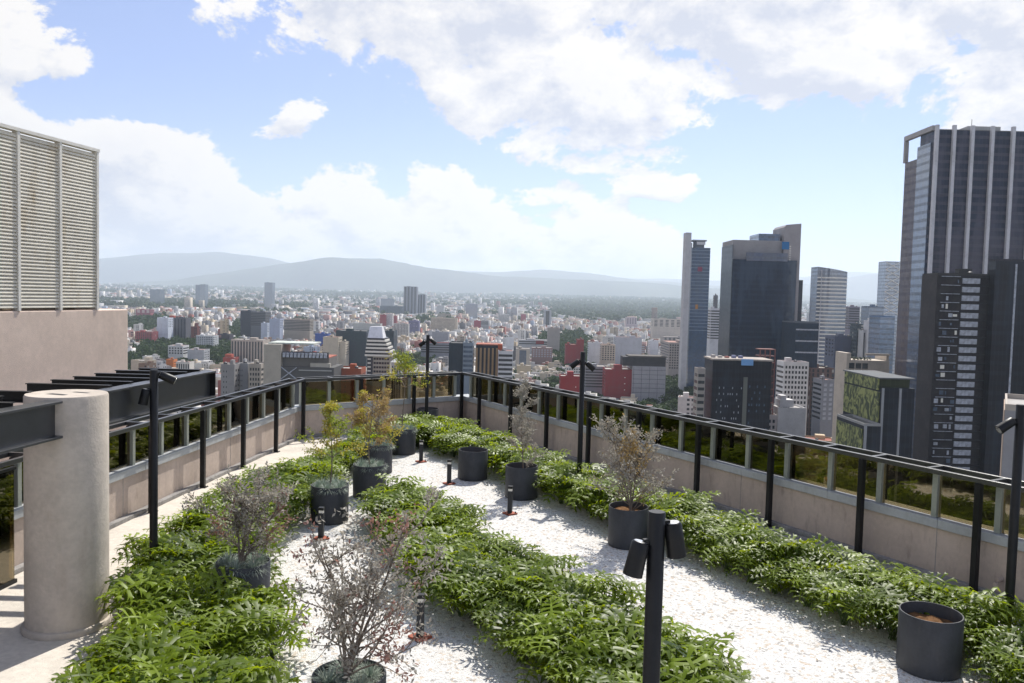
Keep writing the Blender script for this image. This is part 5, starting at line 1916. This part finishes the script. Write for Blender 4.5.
SHORT = [  # places one can find, with short names
    (205, 372, 'the black beam end'), (172, 328, 'the white and dark tower'), (253, 325, 'the dark banded block'), (297, 329, 'the brown banded block'), (272, 362, 'the beige slab tower'), (378, 350, 'the zebra building'),
    (350, 345, 'the wide teal block'), (428, 340, 'the farthest lamp'), (487, 360, 'the brown finned block'), (506, 365, 'the white ribbon block'), (461, 355, 'the pale blue block'), (583, 352, 'the middle lamp'),
    (619, 380, 'the big red gable'), (649, 380, 'the black topped block'), (680, 358, 'the beige grid block'), (740, 395, 'the dark cube'), (760, 300, 'the wide dark tower'), (696, 290, 'the slender blue tower'),
    (835, 310, 'the curved tower'), (793, 385, 'the white hotel'), (862, 380, 'the cream block'), (885, 400, 'the leaf screened block'), (554, 340, 'the blank beige wall'), (415, 300, 'the two hazy towers'), (200, 294, 'the lone hazy tower'),
    (471, 311, 'the hazy blue tower'), (245, 352, 'the column building'), (130, 330, 'the stucco wall')]
used = set()
NEARW = ['', 'second ', 'third ', 'fourth ', 'fifth ', 'sixth ', 'seventh ', 'eighth ', 'ninth ']


def direction(dx, dy):
    ver = 'above' if dy < -6 else ('below' if dy > 6 else '')
    hor = 'left of' if dx < -5 else ('right of' if dx > 5 else '')
    if ver and hor:
        return ('up and ' if dy < 0 else 'down and ') + hor
    return ver or hor or 'beside'


for c in ind:
    mk = min(SHORT, key=lambda m: (m[0] - c['px']) ** 2 + 3 * (m[1] - c['py']) ** 2)
    dist = math.hypot(mk[0] - c['px'], mk[1] - c['py'])
    far = 'close ' if dist < 14 else ('well ' if dist > 40 else '')
    dr = direction(c['px'] - mk[0], c['py'] - mk[1])
    size = 'low' if c['h'] < 12 else ('mid-rise' if c['h'] < 24 else 'tall')
    core = f"{size} {WALLC[c['wi']][0]} building with {ROOFC[c['ri']][0]} roof {far}{dr} {mk[2]}"
    c['dist'] = dist
    c['core'] = core
groups = {}
for c in ind:
    groups.setdefault(c['core'], []).append(c)
for core, cs in groups.items():
    cs.sort(key=lambda c: c['dist'])
    for k, c in enumerate(cs):
        c['label'] = core if len(cs) == 1 else core.replace('building', NEARW[min(k, 8)] + 'building', 1) if k else 'nearest ' + core


def gen_building(c):
    o = thing('city_building', c['label'], 'building', (c['x'], c['y'], STREET), GA + R(random.choice((0, 0, 0, 3, -4))), 'ordinary city buildings')
    w, d, h = c['w'] / 2, c['d'] / 2, c['h']
    m = MB().box(-w, w, -d, d, 0, h)
    wc = np.array(WALLC[c['wi']][1]) * random.uniform(.85, 1.12)
    pc = tuple(wc)
    colr(m.build('wall', FAC[random.choice(('grid', 'grid', 'band', 'slot'))], o), pc)
    p = MB().box(-w, w, -d, -d + .3, h, h + .9).box(-w, w, d - .3, d, h, h + .9).box(-w, -w + .3, -d + .3, d - .3, h, h + .9).box(w - .3, w, -d + .3, d - .3, h, h + .9)
    colr(p.build('parapet', PLAIN, o), pc)
    rf = colr(MB().box(-w + .31, w - .31, -d + .31, d - .31, h + .01, h + .1).build('roof', ROOFM, o), ROOFC[c['ri']][1])
    hx, hy = random.uniform(-w * .5, w * .3), random.uniform(-d * .5, d * .3)
    colr(MB().box(hx, hx + random.uniform(3, w), hy, hy + random.uniform(3, d * .9), h + .1, h + random.uniform(2.4, 4.5)).build('stair_hut', PLAIN, rf), tuple(np.clip(wc * random.uniform(.8, 1.2), 0, .8)))
    if random.random() < .6:
        MB().lathe([(.8, 0), (.9, .2), (.9, 1.3), (.3, 1.7)], 8, (random.uniform(-w * .7, w * .7), -d * .6)).build('water_tank', TANK if random.random() < .6 else WHITEP, rf).location = (0, 0, h + .1)
    if random.random() < .35:                              # stepped second volume
        ww = random.uniform(.35, .7) * 2 * w
        colr(MB().box(-w + .02, -w + ww, d + .01, d + 6, 0, h * random.uniform(.5, 1.35)).build('rear_wing', FAC['grid'], o), tuple(np.clip(wc * random.uniform(.8, 1.1), 0, .8)))


for c in ind:
    gen_building(c)


def RISE(y):
    return max(0.0, (y - 6000) * .0122)


def mass(name, boxes, label):
    """boxes: (x, y, w, d, h, rgb wall, rgb roof); one mesh in the grid's frame"""
    n = len(boxes)
    B = np.array([b[:5] for b in boxes])
    lx = B[:, 0] * ga_c + B[:, 1] * ga_s
    ly = -B[:, 0] * ga_s + B[:, 1] * ga_c
    w, d, h = B[:, 2] / 2, B[:, 3] / 2, B[:, 4]
    V = np.zeros((n, 8, 3))
    for k, (sx, sy, sz) in enumerate([(-1, -1, 0), (1, -1, 0), (1, 1, 0), (-1, 1, 0), (-1, -1, 1), (1, -1, 1), (1, 1, 1), (-1, 1, 1)]):
        V[:, k, 0] = lx + sx * w
        V[:, k, 1] = ly + sy * d
        V[:, k, 2] = h * sz + np.maximum(0, (B[:, 1] - 6000) * .0122) - (0 if sz else 6)
    f = np.array([(4, 5, 6, 7), (0, 1, 5, 4), (1, 2, 6, 5), (2, 3, 7, 6), (3, 0, 4, 7)])
    F = (np.arange(n)[:, None, None] * 8 + f[None]).reshape(-1, 4)
    me = np_mesh(name, V.reshape(-1, 3), F, FARFAC)
    Cw = np.array([b[5] for b in boxes])
    Cr = np.array([b[6] for b in boxes])
    Cc = np.stack([np.repeat(Cr[:, None], 4, 1)] + [np.repeat(Cw[:, None], 4, 1)] * 4, 1).reshape(-1, 3)
    Cc = np.concatenate([Cc, np.ones((len(Cc), 1))], 1)
    a = me.color_attributes.new('wall', 'FLOAT_COLOR', 'CORNER')
    a.data.foreach_set('color', Cc.astype(np.float32).ravel())
    o = place(name, me, None, (0, 0, STREET), (0, 0, GA))
    tag(o, label, 'buildings', None, 'stuff')


boxes = []
for c in rest:
    wc = np.array(WALLC[c['wi']][1]) * r.uniform(.8, 1.1)
    rc = ROOFC[c['ri']][1]
    boxes.append((c['x'], c['y'], c['w'], c['d'], c['h'], wc, rc))
    if r.random() < .8:
        q = r.uniform(-.25, .25, 2)
        boxes.append((c['x'] + q[0] * c['w'], c['y'] + q[1] * c['d'], c['w'] * r.uniform(.2, .5), c['d'] * r.uniform(.2, .5), c['h'] + r.uniform(1.5, 4), wc * r.uniform(.8, 1.1), rc))
mass('city_blocks', boxes, 'mass of low pale buildings filling the middle distance of the city')
boxes = []
N = 30000
yy = np.sqrt(r.uniform(NR ** 2, 17500 ** 2, N))
xx = r.uniform(-1, 1, N) * yy * .68
for x, y in zip(xx, yy):
    px, py = proj((x, y, STREET))
    if (is_green(px, py) and y < 9000) or math.sin(x * .0011 + 1) * math.sin(y * .0009) > .6 and r.random() < .6:
        continue
    wi = int(r.choice(len(WALLC), p=WP))
    big = r.random()
    h = r.uniform(6, 16) if big < .9 else (r.uniform(15, 30) if big < .985 else r.uniform(30, 75))
    s = 1 + y / 9000
    w, d = (r.uniform(16, 34) * s, r.uniform(16, 34) * s) if h < 30 else (r.uniform(18, 32), r.uniform(18, 32))
    boxes.append((x, y, w, d, h, np.array(WALLC[wi][1]) * r.uniform(.8, 1.15), np.array(ROOFC[int(r.choice(5, p=[.3, .35, .15, .08, .12]))][1]) * 1.1))
mass('distant_city', boxes, 'hazy far city spreading to the foot of the mountains')

# ---------------- trees
def crown_mesh(seed, n=520, q=.95):
    rr = np.random.default_rng(seed)
    lobes = [(rr.normal(0, .34), rr.normal(0, .34), rr.uniform(.35, .95), rr.uniform(.38, .62)) for _ in range(9)]
    Q = []
    for i in range(n):
        lx, ly, lz, lr = lobes[int(rr.integers(0, 9))]
        d = rr.normal(size=3)
        d /= np.linalg.norm(d)
        p = np.array([lx, ly, lz]) + d * lr * rr.uniform(.65, 1.05) * np.array([1, 1, .75])
        a = rr.normal(size=3) + d * .4
        b = np.cross(a, rr.normal(size=3))
        a /= np.linalg.norm(a)
        b /= np.linalg.norm(b)
        s = q / 9 * rr.uniform(.6, 1.3)
        Q.append([p - a * s, p - b * s, p + a * s, p + b * s])
    V = np.array(Q).reshape(-1, 3)
    return np_mesh('crown', V, np.arange(len(V)).reshape(-1, 4), CITYLEAF, np.repeat(rr.random(n), 4))


CROWNS = [crown_mesh(100 + k) for k in range(5)]
TRK = MB().tube([(0, 0, 0), (.1, 0, .6), (0, .05, 1.1)], [.07, .05, .03], 6).mesh('trunk', BARK)
tr = []
for x, y, g in treesp:
    if near_land(x, y, 3):
        continue
    hh = r.uniform(9, 16) if g else r.uniform(6, 12)
    px, py = proj((x, y, STREET + hh))
    if hides(px - 3, px + 3, py, y) and not g:
        continue
    vis = 0
    if py < rail_y(px) and 122 < px < 900:
        vis = (hh * FPX / y) ** 2 * (2 if g else 1)
    tr.append((vis, x, y, hh, g, px, py))
tr.sort(key=lambda t: -t[0])
NT_I = 240
gl = {}
for k, (vis, x, y, hh, g, px, py) in enumerate(tr[:NT_I]):
    if vis <= 0:
        break
    mk = min(SHORT, key=lambda m: (m[0] - px) ** 2 + 3 * (m[1] - py) ** 2)
    root = thing('city_tree', f"dark green tree among those nearest {mk[2]}", 'tree', (x, y, STREET), random.uniform(0, 6), f"trees nearest {mk[2]}")
    o1 = place('trunk', TRK, root)
    o1.scale = (hh * .5, hh * .5, hh * .42)
    o2 = place('crown', CROWNS[k % 5], root, (0, 0, hh * .30))
    s = hh * random.uniform(.48, .62)
    o2.scale = (s * 1.1, s * 1.1, s * .9)


def tree_mass(name, pts, label, nq, seed):
    rr = np.random.default_rng(seed)
    n = len(pts)
    P = np.array(pts)
    d = rr.normal(size=(n, nq, 3))
    d /= np.linalg.norm(d, axis=2, keepdims=True)
    R3 = P[:, None, 2:3] * np.array([.55, .55, .42]) * rr.uniform(.55, 1.05, (n, nq, 1))
    c = np.stack([P[:, 0], P[:, 1], STREET + P[:, 2] * .55 + np.maximum(0, (P[:, 1] - 6000) * .0122)], 1)[:, None] + d * R3
    a = rr.normal(size=(n, nq, 3))
    a /= np.linalg.norm(a, axis=2, keepdims=True)
    b = np.cross(a, rr.normal(size=(n, nq, 3)))
    b /= np.linalg.norm(b, axis=2, keepdims=True)
    s = P[:, None, 2:3] * 1.25 / math.sqrt(nq) * rr.uniform(.6, 1.2, (n, nq, 1))
    V = np.stack([c - a * s, c - b * s, c + a * s, c + b * s], 2).reshape(-1, 3)
    F = np.arange(len(V)).reshape(-1, 4)
    me = np_mesh(name, V, F, CITYLEAF, np.repeat(rr.random(len(F)), 4))
    tag(place(name, me), label, 'trees', None, 'stuff')


tree_mass('street_trees', [(x, y, hh) for _, x, y, hh, _, _, _ in tr[NT_I:]], 'countless small street trees between the city blocks', 40, 1)
pts = []
N = 15000
yy = np.sqrt(r.uniform(2200 ** 2, 16500 ** 2, N * 3))
xx = r.uniform(-1, 1, N * 3) * yy * .68
for x, y in zip(xx, yy):
    px, py = proj((x, y, STREET + 5))
    g = is_green(px, py)
    if g or (y > NR and (math.sin(x * .0011 + 1) * math.sin(y * .0009) > .45 or r.random() < .08)):
        pts.append((x, y, r.uniform(12, 20) * (1 + y / 7000)))
    if len(pts) > 14000:
        break
tree_mass('distant_woods', pts, 'wooded park and far tree belts before the mountains', 16, 2)

rise = MB().add([(-30000, 6000, STREET + .05), (30000, 6000, STREET + .05), (45000, 19500, STREET + RISE(19500)), (-45000, 19500, STREET + RISE(19500)), (-45000, 24000, STREET - .5), (45000, 24000, STREET - .5)], [(0, 1, 2, 3), (3, 2, 5, 4)]).build('foothill_slope', bpy.data.materials['city ground'])
tag(rise, kind='structure')

# ---------------- mountains
def ridge(name, dist, prof, seed, rough, depth, c):
    """prof: (px, py) skyline points; built as a real range at its distance"""
    rr = np.random.default_rng(seed)
    xs = np.linspace(-350, 1400, 260)
    prof = np.array(prof)
    py = np.interp(xs, prof[:, 0], prof[:, 1])
    ph = rr.uniform(0, 6.28, 8)
    for k in range(8):
        py = py + rough * np.sin(xs * .02 * 1.7 ** k + ph[k]) / 1.55 ** k
    rows = 14
    V = []
    for j in range(rows):
        s = j / (rows - 1)
        D = dist - depth + 2 * depth * s
        hfac = math.sin(math.pi * min(1, s * 1.0)) ** .9 if 0 < s < 1 else 0
        for i, x in enumerate(xs):
            top = at(x, py[i], dist)
            X = top[0] * (1 + .0 * s)
            z = STREET - 1 + (top[2] - STREET) * hfac * (1 + .10 * math.sin(i * .55 + j * 1.3) * (1 - hfac))
            V.append((X + rr.normal(0, 25), D + 500 * math.sin(i * .31 + seed) * (1 - hfac), z))
    V = np.array(V)
    n = len(xs)
    F = np.array([(j * n + i, j * n + i + 1, (j + 1) * n + i + 1, (j + 1) * n + i) for j in range(rows - 1) for i in range(n - 1)])
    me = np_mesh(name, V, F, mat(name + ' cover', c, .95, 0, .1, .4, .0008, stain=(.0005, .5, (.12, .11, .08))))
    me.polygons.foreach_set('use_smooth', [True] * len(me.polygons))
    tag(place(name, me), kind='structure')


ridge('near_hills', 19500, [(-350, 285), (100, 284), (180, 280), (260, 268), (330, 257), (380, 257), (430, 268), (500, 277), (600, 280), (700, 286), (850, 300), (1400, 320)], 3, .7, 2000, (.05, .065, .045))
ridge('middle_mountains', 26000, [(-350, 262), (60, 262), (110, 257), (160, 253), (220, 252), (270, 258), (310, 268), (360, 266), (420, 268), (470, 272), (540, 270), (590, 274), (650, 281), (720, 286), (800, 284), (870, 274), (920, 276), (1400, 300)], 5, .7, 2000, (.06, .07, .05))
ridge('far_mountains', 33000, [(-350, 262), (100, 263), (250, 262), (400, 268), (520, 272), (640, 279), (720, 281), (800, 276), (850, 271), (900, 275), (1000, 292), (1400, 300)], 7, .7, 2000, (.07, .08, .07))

# ---------------- haze
hz = MB().box(-55000, 55000, -3200, 42000, STREET - 1.0, 1350).build('haze', GRAVEL)
hm = bpy.data.materials.new('haze air')
hm.use_nodes = True
t = NT(hm.node_tree)
pv = t.n('ShaderNodeVolumePrincipled')
pv.inputs['Color'].default_value = (.76, .87, 1.0, 1)
pv.inputs['Density'].default_value = HAZE_DENSITY
pv.inputs['Anisotropy'].default_value = 0.35
out = t.n('ShaderNodeOutputMaterial')
t.l(pv.outputs[0], out.inputs['Volume'])
hz.data.materials.clear()
hz.data.materials.append(hm)
tag(hz, 'thin bluish city haze filling the air', 'haze', None, 'stuff')
hz.location = (0, 0, 0)
